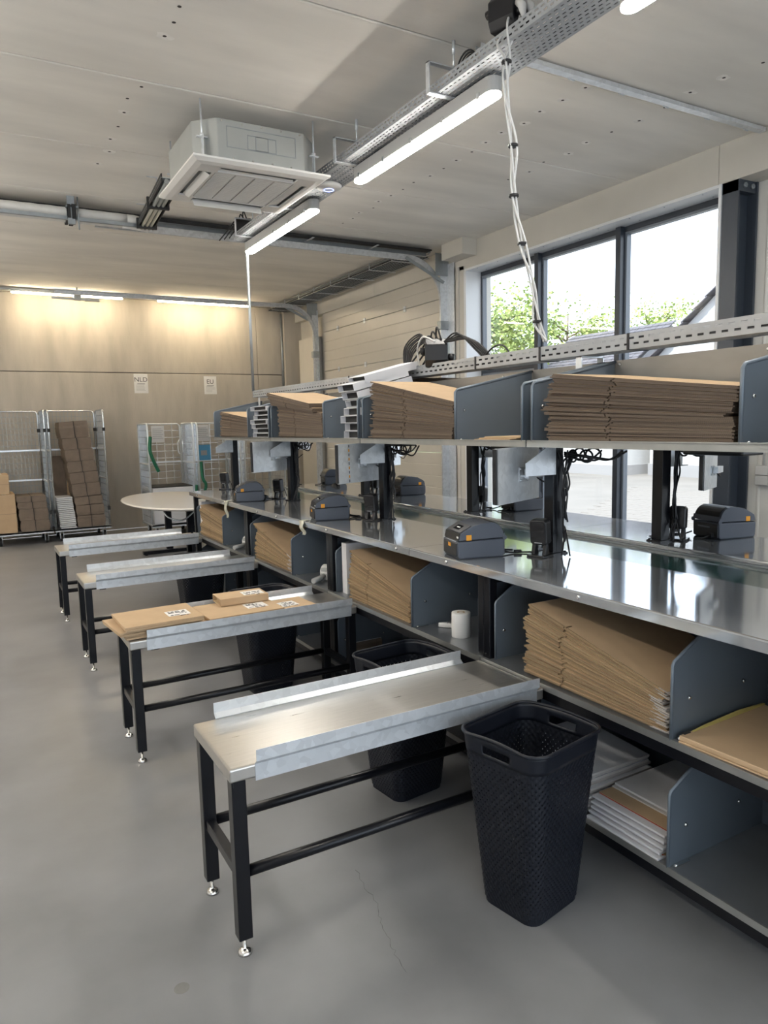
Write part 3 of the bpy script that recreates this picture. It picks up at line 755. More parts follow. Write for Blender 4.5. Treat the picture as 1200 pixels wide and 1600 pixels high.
g = MB(); g.box(-0.28, 0.28, -0.28, 0.28, 0.008, 0.012); g.build('intake_backing', 'grille', ac)
for k in range(4):
    x0 = -0.275+0.1385*k
    g = MB()
    for j in range(28): g.box(x0, x0+0.131, -0.272+0.0196*j, -0.272+0.0196*j+0.012, 0.001, 0.008)
    g.box(x0, x0+0.006, -0.275, 0.275, 0.0, 0.008); g.box(x0+0.125, x0+0.131, -0.275, 0.275, 0.0, 0.008)
    g.build('intake_grille', 'ac', ac)
MB().box(0.16, 0.26, -0.29, -0.285, -0.0008, 0.0).build('maker_plate', 'inkg', ac)
# refrigerant duct and pipes
t = thing('pipe_duct', 'grey open channel carrying refrigerant pipes from the cassette', 'duct', (0, 0, 0))
A, B = Vector((1.46, 5.62, 3.44)), Vector((1.62, 7.30, 3.52)); d = (B-A).normalized(); s = d.cross(Vector((0, 0, 1))).normalized(); u = s.cross(d)
mt = Matrix((s, d, u)).transposed().to_4x4(); mt.translation = A; L = (B-A).length
MB().box(-0.075, 0.075, 0, L, 0, 0.004, mt=mt).build('channel', 'galvb', t)
for k in (-1, 1): MB().box(min(k*0.075, k*0.066), max(k*0.075, k*0.066), 0, L, -0.03, 0.03, mt=mt).build('channel_side', 'seal', t)
g = MB()
for dx in (-0.035, 0.0, 0.035): g.cyl(mt @ Vector((dx, 0, -0.02)), mt @ Vector((dx, L, -0.02)), 0.017, 10)
g.build('insulated_pipe', 'acm', t)
for f in (0.45, 0.92):
    MB().box(-0.09, 0.09, f*L-0.02, f*L+0.02, -0.05, 0.04, mt=mt).build('strap', 'seal', t)
    g = MB(); p = mt @ Vector((0, f*L, 0.02)); g.cyl(p, (p.x, p.y, CZ), 0.004, 6); g.box(p.x-0.08, p.x+0.01, p.y-0.006, p.y+0.006, CZ-0.006, CZ); g.build('hanger_rod', 'galvb', t)
t = thing('insulated_pipes', 'white wrapped pipe pair running left above the door track', 'pipes', (0, 0, 0))
for k, (y, z) in enumerate(((7.28, 3.56), (7.38, 3.545))):
    g = MB(); n = 60
    g.tube([(-3.0+4.45*i/n, y, z) for i in range(n+1)], [0.045+(0.0025 if i % 2 else 0) for i in range(n+1)], 12); g.tube([(1.45, y, z), (1.52, y, z), (1.60, y-0.03, z-0.01)], [0.045, 0.046, 0.030], 12)
    g.build('pipe', 'pipe', t)
MB().tube([(1.42, 7.33, 3.55), (1.50, 7.33, 3.55), (1.66, 7.32, 3.52)], [0.062, 0.066, 0.05], 12).build('sleeve', 'paper', t)
# strut, rails and ladder following the near door track
t = thing('service_rail', 'grey steel service rails carrying cables beside the door track', 'rail', (0, 0, 0))
MB().prism([(7.56, 3.60), (7.60, 3.60), (7.60, 3.66), (7.596, 3.66), (7.596, 3.604), (7.56, 3.604)], 0, -3, 5.0).build('angle_rail', 'galvd', t)
MB().box(-3, 5.0, 7.50, 7.53, 3.63, 3.67).build('strut_rail', 'galvd', t)
MB().box(-3, 1.7, 7.22, 7.25, 3.485, 3.515).build('pipe_rail', 'galvd', t)
g = MB()
for k in range(5): g.tube([(-3, 7.40+0.024*k, 3.635+0.006*(k % 2)), (1.0, 7.40+0.026*k, 3.64), (4.95, 7.40+0.024*k, 3.635)], 0.009, 6)
g.build('cables', 'cable', t)
for x in (0.62, 1.05, 1.75, 2.6, 3.4, 4.2):
    g = MB(); g.box(x-0.012, x+0.012, 7.36, 7.62, 3.612, 3.618); g.cyl((x, 7.61, 3.60), (x, 7.61, CZ), 0.007, 6); g.build('cross_bracket', 'galvb', t)
g = MB(); g.box(0.93, 0.99, 7.18, 7.21, 3.44, CZ); g.cyl((1.02, 7.2, 3.40), (1.02, 7.2, CZ), 0.007, 8); g.box(0.92, 1.02, 7.18, 7.62, 3.585, 3.60); g.build('drop_hanger', 'galvd', t)
g = MB(); g.box(0.965, 1.00, 7.17, 7.44, 3.485, 3.61); g.box(0.93, 0.955, 7.17, 7.44, 3.49, 3.605); g.build('pipe_strap', 'seal', t)
# basket tray along the top of the door wall
t = thing('basket_tray', 'dark wire basket tray along the ceiling above the door', 'cable tray', (0, 0, 0))
g = MB()
for i in range(9):
    x = 4.72+0.045*i; g.box(x-0.0025, x+0.0025, 7.65, 12.2, 3.60, 3.605)
for i in range(92): g.box(4.72, 5.08, 7.66+0.0495*i-0.002, 7.66+0.0495*i+0.002, 3.605, 3.609)
for x in (4.72, 5.08):
    for z in (3.63, 3.655): g.box(x-0.0025, x+0.0025, 7.65, 12.2, z, z+0.005)
o = g.build('wire_mesh', 'galvd', t); o['kind'] = 'stuff'
g = MB()
for i in range(13): g.tube([(4.74+0.026*i, 7.66, 3.616), (4.74+0.025*i, 10, 3.618), (4.74+0.026*i, 12.2, 3.616)], 0.011, 6)
g.build('cables', 'cable', t)
for k in range(8):
    g = MB(); g.box(4.70, 5.10, 7.9+0.58*k, 7.93+0.58*k, 3.593, 3.599); g.cyl((4.705, 7.915+0.58*k, 3.593), (4.705, 7.915+0.58*k, CZ), 0.005, 6); g.build('tray_bracket', 'galvb', t)
# conduit rail across the ceiling on the right
t = thing('ceiling_conduit', 'grey steel channel with clips crossing the ceiling on the right', 'conduit', (0, 0, 0))
MB().prism([(3.40, 3.645), (3.45, 3.645), (3.45, 3.672), (3.445, 3.672), (3.445, 3.65), (3.405, 3.65), (3.405, 3.672), (3.40, 3.672)], 0, 2.62, 5.2).build('channel', 'galvb', t)
for x in (2.95, 3.35, 3.78, 4.2, 4.62, 5.05):
    g = MB(); g.box(x-0.018, x+0.018, 3.452, 3.470, 3.65, CZ); g.box(x-0.018, x+0.018, 3.45, 3.456, 3.64, CZ); g.build('clip', 'galvb', t)
# sockets and conduit on the ribbed panel and on the back wall
t = thing('wall_socket', 'grey double wall socket on the white ribbed wall', 'socket', (5.445, 3.46, 1.13))
for z in (-0.078, 0.002): MB().box(-0.05, 0, -0.055, 0.055, z, z+0.076).build('socket_box', 'bump', t, bevel=0.006)
MB().cyl((-0.02, 0, 0.08), (-0.02, 0, 0.9), 0.010, 8).build('conduit', 'bump', t)
t = thing('wall_conduit', 'thin grey conduit dropping down the corner of the back wall', 'conduit', (4.98, 12.27, 0))
MB().cyl((0, 0, 2.28), (0, 0, CZ-0.1), 0.022, 8).build('conduit', 'galvd', t); MB().box(-0.05, 0.05, -0.03, 0.03, 2.16, 2.28).build('end_box', 'white', t, bevel=0.01)
g = MB(); g.tube(smooth_path([(5.06, 2.96, 3.50), (5.05, 2.95, 3.45), (5.07, 2.90, 3.42), (5.10, 2.60, 3.42), (5.14, 2.3, 3.43)], 5), 0.012, 8)
tag(g.build('power_cable', 'cable'), 'black cable looping under the boxed haunch at the right edge', 'cable')

# ================================================================== PACKING BENCHES
# one bay: local x runs from the packer's edge inwards, local y along the bench
WT = 1.01; MS = 0.615; BS = 0.195; BD = 0.50
NEAR_X, FAR_X = 1.80, 3.31
def side_profile(z0, zf, zt, depth, cut):
    # sheet with a sloped front top corner, in (x,z)
    return [(0.0, z0), (0.0, zf-0.012), (0.006, zf), (cut, zt), (depth, zt), (depth, z0)]
def sheet_panel(name, prof, y, parent, label=None, t=0.003):
    g = MB(); g.prism(prof, 1, y-t/2, y+t/2)
    # folded hem along the front edge
    hem = [(p[0]+0.003, y, p[1]) for p in prof[:4]]; g.tube(hem, 0.0055, 6)
    o = g.build(name, 'sheet', parent)
    return o
def screw_at(g, x, y, z, d=(0, -1, 0), r=0.008):
    p = Vector((x, y, z)); q = p+Vector(d)*0.006; g.tube([p, q], [r, r*0.55], 8)
def make_bench():
    t = thing('packing_bench', 'x', 'workbench')
    for (x, y) in ((0.02, 0.0), (0.02, 1.46), (0.46, 0.0), (0.46, 1.46)):
        g = MB(); g.box(x, x+0.04, y, y+0.04, 0.03, WT-0.036); p = g.build('leg', 'black', t, bevel=0.003)
        g = MB(); g.lathe([(0.024, 0), (0.024, 0.006), (0.008, 0.014), (0.007, 0.035)], 12, (x+0.02, y+0.02, 0)); g.build('foot', 'foot', p)
    for zt in (MS, BS):
        g = MB(); g.box(0.008, 0.048, 0.04, 1.46, zt-0.060, zt-0.020); g.box(0.46, 0.50, 0.04, 1.46, zt-0.060, zt-0.020)
        g.box(0.03, 0.47, 0.002, 0.038, zt-0.060, zt-0.020); g.box(0.03, 0.47, 1.462, 1.498, zt-0.060, zt-0.020)
        g.build('rail', 'black', t)
        g = MB(); g.box(0.004, BD, 0.003, 1.497, zt-0.006, zt); g.box(0.0, 0.004, 0.003, 1.497, zt-0.020, zt)
        s = g.build('shelf', 'shelf', t); g = MB(); g.box(-0.0015, 0.004, 0.003, 1.497, zt-0.020, zt+0.003); g.build('front_lip', 'lip', s)
    g = MB(); g.box(0.02, 0.46, 0.01, 0.03, WT-0.076, WT-0.036); g.box(0.02, 0.46, 1.47, 1.49, WT-0.076, WT-0.036); g.build('top_rail', 'black', t)
    o = MB().box(BD-0.012, BD-0.009, 0.04, 1.46, BS, WT-0.04).build('back_panel', 'sheet', t)
    for zt, zf, zz in ((MS, 0.862, 0.965), (BS, 0.445, 0.55)):
        for y, nm in ((0.055, 'side_panel'), (0.545, 'divider'), (1.445, 'side_panel')):
            p = sheet_panel(nm, side_profile(zt, zf, zz, BD-0.015, 0.20), y, t) if nm == 'divider' else sheet_panel(nm, [(0.035+a, b) for a, b in side_profile(zt, zf, zz, BD-0.05, 0.17)], y, t)
            for v in p.data.vertices: pass
            g = MB(); screw_at(g, 0.08, y-0.002, zt+0.12); screw_at(g, 0.35, y-0.002, zt+0.12)
            if nm == 'divider': g.box(0.015, 0.09, y-0.016, y, zt, zt+0.003); screw_at(g, 0.03, y-0.010, zt+0.002, (0, 0, 1), 0.009)
            g.build('screws', 'screw', p)
    return t
def make_shelf(far_post):
    """upper shelf bay on a post; x=0 is the shelf's front edge (0.25 behind the bench edge)"""
    t = thing('upper_shelf', 'x', 'shelf'); Z0, Z1 = 1.49, 1.515
    def post(y):
        g = MB(); g.box(0.155, 0.213, y, y+0.058, WT+0.006, Z0); g.box(0.176, 0.182, y-0.001, y+0.001, WT+0.01, Z0-0.01)
        p = g.build('post', 'black', t, bevel=0.003)
        g = MB(); g.box(0.135, 0.233, y-0.012, y+0.070, WT, WT+0.006)
        for a in (0.145, 0.223): screw_at(g, a, y-0.003, WT+0.006, (0, 0, 1))
        g.build('base_plate', 'black', p)
        # folded galvanised gusset under the shelf
        g = MB(); g.prism([(0.165, 1.365), (0.165, Z0-0.003), (0.115, Z0-0.003), (-0.005, 1.42), (-0.005, 1.368)], 1, y-0.006, y-0.002)
        g.box(-0.005, 0.165, y-0.006, y+0.03, 1.365, 1.369); g.build('gusset', 'galvb', p)
    post(0.0)
    if far_post: post(1.442)
    MB().box(0.0, 0.495, 0.004, 1.496, Z1-0.004, Z1).build('shelf_plate', 'shelf', t)
    g = MB(); g.box(0.0, 0.004, 0.004, 1.496, Z0, Z1+0.004); g.box(0.491, 0.495, 0.004, 1.496, Z0, Z1); g.build('front_lip', 'lip', t)
    g = MB(); g.box(0.10, 0.45, 0.01, 1.49, Z0-0.004, Z1-0.004); g.build('support_frame', 'black', t)
    b = MB().box(0.491, 0.495, 0.004, 1.496, Z1, 1.858).build('back_panel', 'sheetd', t)
    g = MB()
    for y in (0.06, 0.75, 1.44): screw_at(g, 0.491, y, 1.84, (-1, 0, 0))
    g.build('screws', 'screw', b)
    pr = [(0.002, Z1), (0.002, 1.745), (0.012, 1.757), (0.488, 1.852), (0.488, Z1)]
    for y, nm in ((0.030, 'side_panel'), (0.520, 'divider'), (1.468, 'side_panel')):
        g = MB(); g.prism(pr, 1, y-0.0015, y+0.0015); g.tube([(p[0]+0.004, y, p[1]) for p in pr[:4]], 0.007, 6)
        p = g.build(nm, 'sheet', t)
        g = MB(); screw_at(g, 0.06, y-0.002, 1.66); g.build('screw', 'screw', p)
        if nm == 'divider':
            g = MB(); g.box(0.01, 0.06, y-0.02, y, Z1, Z1+0.003); screw_at(g, 0.03, y-0.011, Z1+0.002, (0, 0, 1), 0.009); g.build('foot_tab', 'screw', p)
    return t
near_where = ['nearest the camera, beside the front bin', 'beside the table next to the front one', 'beside the table carrying parcels', 'at the far end by the oval table']
near_where = ['at the nearest table, its shelves open in the foreground', 'second along the row, with the white label roll', 'third along the row, with a tape dispenser', 'last along the row, beside the oval table']
far_where = ['below the printer nearest the window column', 'second from the window column', 'third from the window column', 'farthest from the window column, by the sectional door']
bench = make_bench(); bench.location = (NEAR_X, BENCH0, 0); bench['label'] = 'steel packing bench bay '+near_where[0]; bench['group'] = 'packing bench bays of the front row'
shelf = make_shelf(False); shelf.location = (NEAR_X+0.25, BENCH0, 0); shelf['label'] = 'zinc upper shelf bay holding the widest cardboard pile, nearest bay'; shelf['group'] = 'upper shelf bays of the front row'
BENCHES = [bench]; SHELVES = [shelf]
sh_lab = ['', 'zinc upper shelf bay with empty right side, second from the camera', 'zinc upper shelf bay with white sleeves beside its cardboard, third bay', '']
for i in range(1, NU):
    dup(bench, (NEAR_X, BENCH0+1.5*i, 0), 0, 'steel packing bench bay '+near_where[i])
    if i < NU-1: dup(shelf, (NEAR_X+0.25, BENCH0+1.5*i, 0), 0, sh_lab[i])
s4 = make_shelf(True); s4.location = (NEAR_X+0.25, BENCH0+4.5, 0); tag(s4, 'zinc upper shelf bay at the far end beside the pole', 'shelf', 'upper shelf bays of the front row')
fs_lab = ['zinc upper shelf bay of the window row nearest the steel column', 'zinc upper shelf bay of the window row second from the steel column', 'zinc upper shelf bay of the window row third from the steel column', 'zinc upper shelf bay of the window row nearest the back wall']
for i in range(NU):
    dup(bench, (FAR_X, BENCH0+1.5*i+1.5, 0), PI, 'packing bench bay of the window row '+far_where[i], 'packing bench bays of the window row')
    dup(shelf if i else shelf, (3.052, BENCH0+1.5*i+1.5, 0), PI, fs_lab[i], 'upper shelf bays of the window row')
# long stainless worktops, butt-jointed
def worktop(name, y0, y1, near, label, group):
    t = thing(name, label, 'worktop', (NEAR_X if near else FAR_X, y0, 0), 0, group); L = y1-y0; sg = 1 if near else -1
    x0, x1 = sorted((-0.015*sg, 0.54*sg)); 
    g = MB(); r = 0.006; a, b = x0, x1
    pr = [(a, WT-0.036), (a, WT-r), (a+r*0.3, WT-r*0.3), (a+r, WT), (b-r, WT), (b-r*0.3, WT-r*0.3), (b, WT-r), (b, WT-0.036), (b-0.003, WT-0.036), (b-0.003, WT-0.008), (a+0.003, WT-0.008), (a+0.003, WT-0.036)]
    g.prism(pr, 1, 0.0005, L-0.0005); g.build('top', 'steel', t)
    g = MB(); xf = x0 if near else x1
    y = 0.12
    while y < L:
        screw_at(g, xf, y, WT-0.018, (-sg, 0, 0), 0.009); y += 0.80
    g.build('screws', 'screw', t)
    return t
cuts = [0.87, 2.90, 4.88, 6.87]
for i in range(3):
    worktop('worktop', cuts[i]+0.001, cuts[i+1]-0.001, True, ['stainless worktop of the front row in the right foreground', 'middle stainless worktop of the front row', 'far stainless worktop of the front row beside the oval table'][i], 'stainless worktops of the front row')
    worktop('worktop', cuts[i]+0.001, cuts[i+1]-0.001, False, ['stainless worktop of the window row by the steel column', 'middle stainless worktop of the window row', 'far stainless worktop of the window row by the door'][i], 'stainless worktops of the window row')
# conveyor belt between the rows
t = thing('conveyor', 'dark green conveyor belt between the two rows of benches', 'conveyor', (2.555, 0.8, 0))
BZ = 0.985
g = MB(); g.box(-0.20, 0.20, 0, 6.1, BZ-0.004, BZ); g.build('belt', 'belt', t)
for s in (-1, 1): MB().box(min(s*0.201, s*0.208), max(s*0.201, s*0.208), 0, 6.1, BZ-0.09, BZ+0.006).build('side_rail', 'galvd', t)
g = MB(); g.box(-0.20, 0.20, 0.02, 6.08, BZ-0.08, BZ-0.03); g.build('slider_bed', 'galvd', t)
for y in (0.0, 6.1): MB().cyl((-0.2, y, BZ-0.037), (0.2, y, BZ-0.037), 0.034, 14).build('roller', 'galvb', t)
for y in (0.5, 3.0, 5.6):
    for s in (-0.19, 0.15): MB().box(s, s+0.04, y, y+0.04, 0, BZ-0.08).build('leg', 'black', t)
# slotted cable tray above the shelves
lt = thing('bench_tray', 'slotted zinc cable tray running above the two shelf rows', 'cable tray', (0, 0, 0))
LZ, LX0, LX1 = 1.895, 2.49, 2.61
for a, b in ((0.9, 2.78), (2.783, 4.85), (4.853, 6.95)):
    g = MB()
    for x in (LX0, LX1): slot_sheet(g, a, b, 0, 0.066, [(0.022, 0.0045), (0.046, 0.0045)], 0.052, 0.028, lambda u, v, x=x: (x, u, LZ+v), 0.026)
    slot_sheet(g, a, b, 0, LX1-LX0, [(0.03, 0.0045), (0.06, 0.0045), (0.09, 0.0045)], 0.052, 0.028, lambda u, v: (LX0+v, u, LZ), 0.026)
    g.build('tray_section', 'trayd', lt, solid=0.0016)
for y in (1.1, 2.50, 4.4, 5.9, 6.75):
    g = MB(); g.box(LX0-0.012, LX1+0.012, y-0.018, y+0.018, LZ-0.010, LZ-0.005); g.box(LX0-0.012, LX0-0.006, y-0.018, y+0.018, LZ-0.11, LZ-0.005); g.box(LX1+0.006, LX1+0.012, y-0.018, y+0.018, LZ-0.11, LZ-0.005)
    g.build('support_bracket', 'galvb', lt)
for y in (2.22, 2.775, 4.85, 3.30):
    MB().box(LX0-0.004, LX1+0.004, y-0.006, y+0.006, LZ-0.003, LZ+0.068).build('cable_tie', 'cable', lt)
g = MB()
for k in range(6): g.tube([(LX0+0.02+0.014*k, 0.92+1.2*i, LZ+0.012+0.01*((k+i) % 3)) for i in range(6)], 0.006, 6)
g.build('cables', 'cable', lt)
dist_block((2.56, 3.78, LZ+0.045), 0.9, 'black socket block sprouting cable loops on the bench tray', 4)
g = MB(); rnd = random.Random(9)
for k in range(7):
    y = 3.84+0.006*k; q = rnd.uniform(-0.01, 0.01); g.tube(smooth_path([(2.54, y-0.03, LZ+0.17), (2.53, y+0.05+q, LZ+0.205+0.010*k), (2.51, y+0.14+0.011*k, LZ+0.15+0.008*k), (2.50, y+0.19+q, LZ+0.04), (2.475, y+0.17, LZ-0.10)], 6), 0.0055, 6)
for k in range(5):
    g.tube(smooth_path([(2.55, 3.70-0.01*k, LZ+0.19), (2.55, 3.56-0.03*k, LZ+0.23-0.012*k), (2.54, 3.36-0.02*k, LZ+0.11), (2.53, 3.24-0.01*k, LZ+0.03)], 6), 0.0055, 6)
g.tube(smooth_path([(2.52, 3.3, LZ+0.03), (2.52, 3.2, LZ+0.10), (2.52, 3.1, LZ+0.11), (2.52, 3.02, LZ+0.04)], 5), 0.005, 6)
tag(g.build('cable_loops', 'cable'), 'tangle of black cable loops over the bench tray socket block', 'cable')
g = MB().tube(smooth_path([(2.465, 3.84, LZ+0.06), (2.455, 3.845, LZ+0.16), (2.455, 3.79, LZ+0.225), (2.46, 3.73, LZ+0.215), (2.49, 3.70, LZ+0.19)], 6), 0.006, 6)
tag(g.build('white_cable', 'wcable'), 'short white cable loop on the bench tray socket block', 'cable')

# ------------------------------------------------------------------ cable clutter under the shelves
def clutter(x, y, sgn, seed, label):
    rnd = random.Random(seed); g = MB()
    for k in range(7):
        a = (x+sgn*rnd.uniform(0.02, 0.10), y-rnd.uniform(0.0, 0.05), 1.47)
        pts = [a]; z = 1.47
        for i in range(5):
            z -= rnd.uniform(0.03, 0.095); pts.append((x+0.05+rnd.uniform(-0.012, 0.02), y-0.018-rnd.uniform(0, 0.02), z))
        if k < 2: pts += [(x+0.05, y-0.03, 1.12), (x+0.02*k, y-0.06-0.03*k, WT+0.006)]
        g.tube(smooth_path(pts, 5), 0.0042, 5)
    for k in range(3):
        y0 = y-0.06-rnd.uniform(0.05, 0.2); r = rnd.uniform(0.015, 0.05)
        g.tube(smooth_path([(x+0.05, y-0.02, 1.46-0.008*k), (x+0.06, y0+0.05, 1.47-r), (x+0.07, y0-0.02, 1.475-r*1.3), (x+0.06, y0-0.10, 1.472)], 5), 0.0045, 5)
    for k in range(4):
        c = (x+0.06+0.01*k, y-0.06-0.03*k, 1.445+0.008*(k % 2)); g.tube([(c[0], c[1]+(0.025+0.006*k)*math.cos(2*PI*i/14), c[2]+0.026*math.sin(2*PI*i/14)) for i in range(14)], 0.0045, 5, closed=True)
    return tag(g.build('cable_bundle', 'cable'), label, 'cables', 'cable bundles on the shelf posts')
wn_ = ['first', 'second', 'third', 'fourth']
for i, yy in enumerate((2.37, 3.87, 5.37)):
    clutter(2.20, yy, 1, 20+i, 'tangled black cables on the %s post of the front shelf row' % ('nearest visible', 'middle', 'farthest')[i])
    clutter(2.86, yy-0.05, 1, 40+i, 'tangled black cables on the %s post of the window shelf row' % ('nearest visible', 'middle', 'farthest')[i])
for i, yy in enumerate((1.9, 3.3, 4.7)):
    o = MB().box(2.83, 2.98, yy, yy+0.30, 1.43, 1.484).build('power_adapter', 'scan', bevel=0.008); tag(o, 'black power unit under the window row shelf, %s' % ('nearest one', 'middle one', 'farthest one')[i], 'power unit', 'power units under the window shelf')

# ------------------------------------------------------------------ monitors on the posts
def make_monitor():
    t = thing('monitor', 'x', 'monitor')
    MB().box(-0.19, 0.19, 0.0, 0.020, -0.115, 0.115).build('casing', 'scan', t, bevel=0.003)
    MB().box(-0.18, 0.18, 0.020, 0.0205, -0.102, 0.105).build('screen', 'lcd', t)
    g = MB(); g.box(-0.182, 0.19, -0.004, -0.001, -0.118, 0.118); g.box(-0.182, -0.179, -0.004, 0.012, -0.118, 0.118); b = g.build('backing_plate', 'galvb', t)
    g = MB(); g.box(0.0, 0.085, -0.006, -0.004, -0.035, 0.03)
    for a in (0.008, 0.077):
        for c in (-0.028, 0.022): screw_at(g, a, -0.006, c, (0, -1, 0), 0.007)
    g.box(0.02, 0.065, -0.010, -0.006, -0.03, -0.026); g.build('mounting_plate', 'galv', b)
    g = MB(); g.box(0.04, 0.20, -0.030, -0.008, -0.02, 0.02); g.build('arm', 'galvb', t)
    g = MB(); g.tube(smooth_path([(0.16, -0.002, -0.02), (0.24, -0.01, -0.05), (0.30, 0.0, -0.03), (0.36, 0.0, 0.0)], 5), 0.004, 6); g.build('cable', 'cable', t)
    return t
mon = make_monitor()
ml = ['galvanised backed monitor on the nearest post of the front row', 'galvanised backed monitor with orange dotted strip, middle post', 'galvanised backed monitor at the farthest post of the front row']
for i in range(3):
    o = mon if i == 0 else dup(mon); o.location = (2.05, 2.42+1.5*i-0.02*i, 1.372); o.rotation_euler = (0, 0, math.radians(22)); o['label'] = ml[i]; o['group'] = 'monitors of the front row'
    if i == 1:
        for k in range(9): MB().box(-0.095, -0.086, -0.0052, -0.0041, -0.112+0.026*k, -0.096+0.026*k).build('dotted_strip', 'orange' if k % 2 else 'anthra2', o)
for i in range(3):
    o = dup(mon); o.location = (3.06, 2.22+1.5*i, 1.345); o.rotation_euler = (0, 0, math.radians(22+0)); o['group'] = 'monitors of the window row'
    o['label'] = ['monitor hanging in front of the right window pane', 'monitor hanging beside the middle post of the window row', 'monitor hanging at the farthest post of the window row'][i]
    o.scale = (0.62, 1, 0.75)

# ------------------------------------------------------------------ label printers
def make_printer():
    """front faces local -x; base on z=0"""
    t = thing('label_printer', 'x', 'label printer'); W = 0.089
    lower = [(-0.110, 0.012), (-0.104, 0.0), (0.100, 0.0), (0.110, 0.010), (0.112, 0.082), (-0.112, 0.078)]
    MB().prism(lower, 1, -W, W).build('base', 'prn', t, bevel=0.010, seg=3)
    hood = [(-0.106, 0.082), (0.112, 0.086), (0.108, 0.112)]
    for k in range(7): a = math.radians(12+k*15); hood.append((0.040+0.066*math.cos(a), 0.084+0.072*math.sin(a)))
    hood += [(-0.005, 0.152), (-0.040, 0.143), (-0.098, 0.112)]
    MB().prism(hood, 1, -W, W).build('hood', 'prn', t, bevel=0.007, seg=3)
    # charcoal front: lower lip, upper dark face with media slot
    f = MB().box(-0.1155, -0.108, -W+0.010, W-0.010, 0.012, 0.070).build('front_cover', 'prd', t, bevel=0.006)
    f2 = MB().prism([(-0.1085, 0.0815), (-0.105, 0.0815), (-0.094, 0.1125), (-0.1005, 0.1125)], 1, -W+0.006, W-0.006).build('front_face', 'prd', t)
    MB().box(-0.110, -0.102, -0.06, 0.06, 0.0725, 0.0785).build('media_slot', 'galvb', t)
    MB().box(-0.118, -0.1155, -0.016, 0.012, 0.050, 0.066).build('release_tab', 'orange', f, bevel=0.003)
    MB().box(-0.108, -0.1055, -W+0.008, -W+0.024, 0.092, 0.10).build('emblem', 'paper', f2)
    for s in (-1, 1):
        b = MB().box(-0.072, -0.048, s*W-0.0012, s*W+0.0012, 0.082, 0.106).build('orange_tab', 'orange', t)
        MB().cyl((0.108, s*W*0.99, 0.086), (0.108, s*(W+0.004), 0.086), 0.010, 12).build('hinge_cap', 'prn', t)
    # top plate with a small display, and the smoked rear window
    a = math.atan2(0.143-0.112, 0.058); mt = Matrix.Translation((-0.070, 0, 0.1285)) @ Matrix.Rotation(-a, 4, 'Y')
    d = MB().box(-0.030, 0.030, -W+0.012, W-0.012, 0.0, 0.003, mt=mt).build('top_plate', 'prtop', t)
    MB().box(-0.016, 0.014, -0.032, 0.032, 0.003, 0.0038, mt=mt).build('display', 'lcd', d)
    MB().box(-0.004, 0.002, -0.020, 0.014, 0.0038, 0.0042, mt=mt).build('display_text', 'paper', d)
    g = MB(); A0 = [math.radians(18+k*11) for k in range(6)]
    pts = [(0.040+0.0672*math.cos(a), 0.084+0.0735*math.sin(a)) for a in A0]; pts2 = [(0.040+0.070*math.cos(a), 0.084+0.0765*math.sin(a)) for a in A0]
    g.prism(pts+pts2[::-1], 1, -W+0.012, W-0.012); w = g.build('rear_hood', 'prd', t)
    r = MB().box(0.1085, 0.1135, -W+0.008, W-0.008, 0.008, 0.074).build('rear_panel', 'prd', t, bevel=0.003)
    MB().box(0.1135, 0.1145, -0.05, 0.03, 0.052, 0.060).build('fanfold_slot', 'anthra2', r)
    g = MB(); g.box(0.1135, 0.130, 0.035, 0.06, 0.012, 0.030); g.tube(smooth_path([(0.128, 0.047, 0.02), (0.16, 0.04, 0.008), (0.20, 0.02, 0.005)], 5), 0.004, 6); g.build('plug', 'cable', r)
    return t
prn = make_printer()
spec = [((1.925, 2.575, WT), 14, 'grey label printer with orange tabs, nearest on the front row', 'f'), ((1.965, 4.15, WT), 14, 'grey label printer in the middle of the front row, liner strip hanging', 'f'), ((1.945, 5.62, WT), 14, 'grey label printer at the far end of the front row', 'f'),
        ((3.215, 2.245, WT), 180+12, 'grey label printer back to camera beside the steel column', 'w'), ((3.20, 3.74, WT), 180+8, 'grey label printer below the nearest monitor, window row', 'w'), ((3.19, 5.16, WT), 180+10, 'grey label printer in front of the sectional door', 'w'), ((3.19, 6.62, WT), 180+10, 'grey label printer at the far end of the window row', 'w')]
for i, (loc, a, lab, gr) in enumerate(spec):
    o = prn if i == 0 else dup(prn); o.location = loc; o.rotation_euler = (0, 0, math.radians(-a)); o['label'] = lab
    o['group'] = 'label printers of the front row' if gr == 'f' else 'label printers of the window row'
# backing-paper strips hanging from two printers
def liner(x, y, label, w, L, seed):
    rnd = random.Random(seed); g = MB(); n = 9; P = [(0.03, 0.004), (0.0, 0.004), (-0.018, 0.0)]
    for k in range(n): P.append((-0.020-0.012*math.sin(k*0.7), -0.012-L*k/n))
    vs = []; fs = []
    for k, (a, z) in enumerate(P):
        tw = 0.012*math.sin(k*0.5+seed); ww = w*(1-0.25*(k/len(P)))
        vs += [(a, -ww+tw, z), (a-0.004*math.sin(k), ww+tw, z-0.004)]
    for k in range(len(P)-1): fs.append((2*k, 2*k+1, 2*k+3, 2*k+2))
    g.add(vs, fs, True); o = g.build('label_liner', 'liner', None, (x, y, WT), solid=0.0006); tag(o, label, 'paper', 'liner strips at the printers')
liner(1.80, 4.17, 'cream backing strip hanging from the middle front-row printer', 0.036, 0.085, 1)
liner(1.80, 5.72, 'pale backing strip hanging from the far front-row printer', 0.040, 0.14, 2)
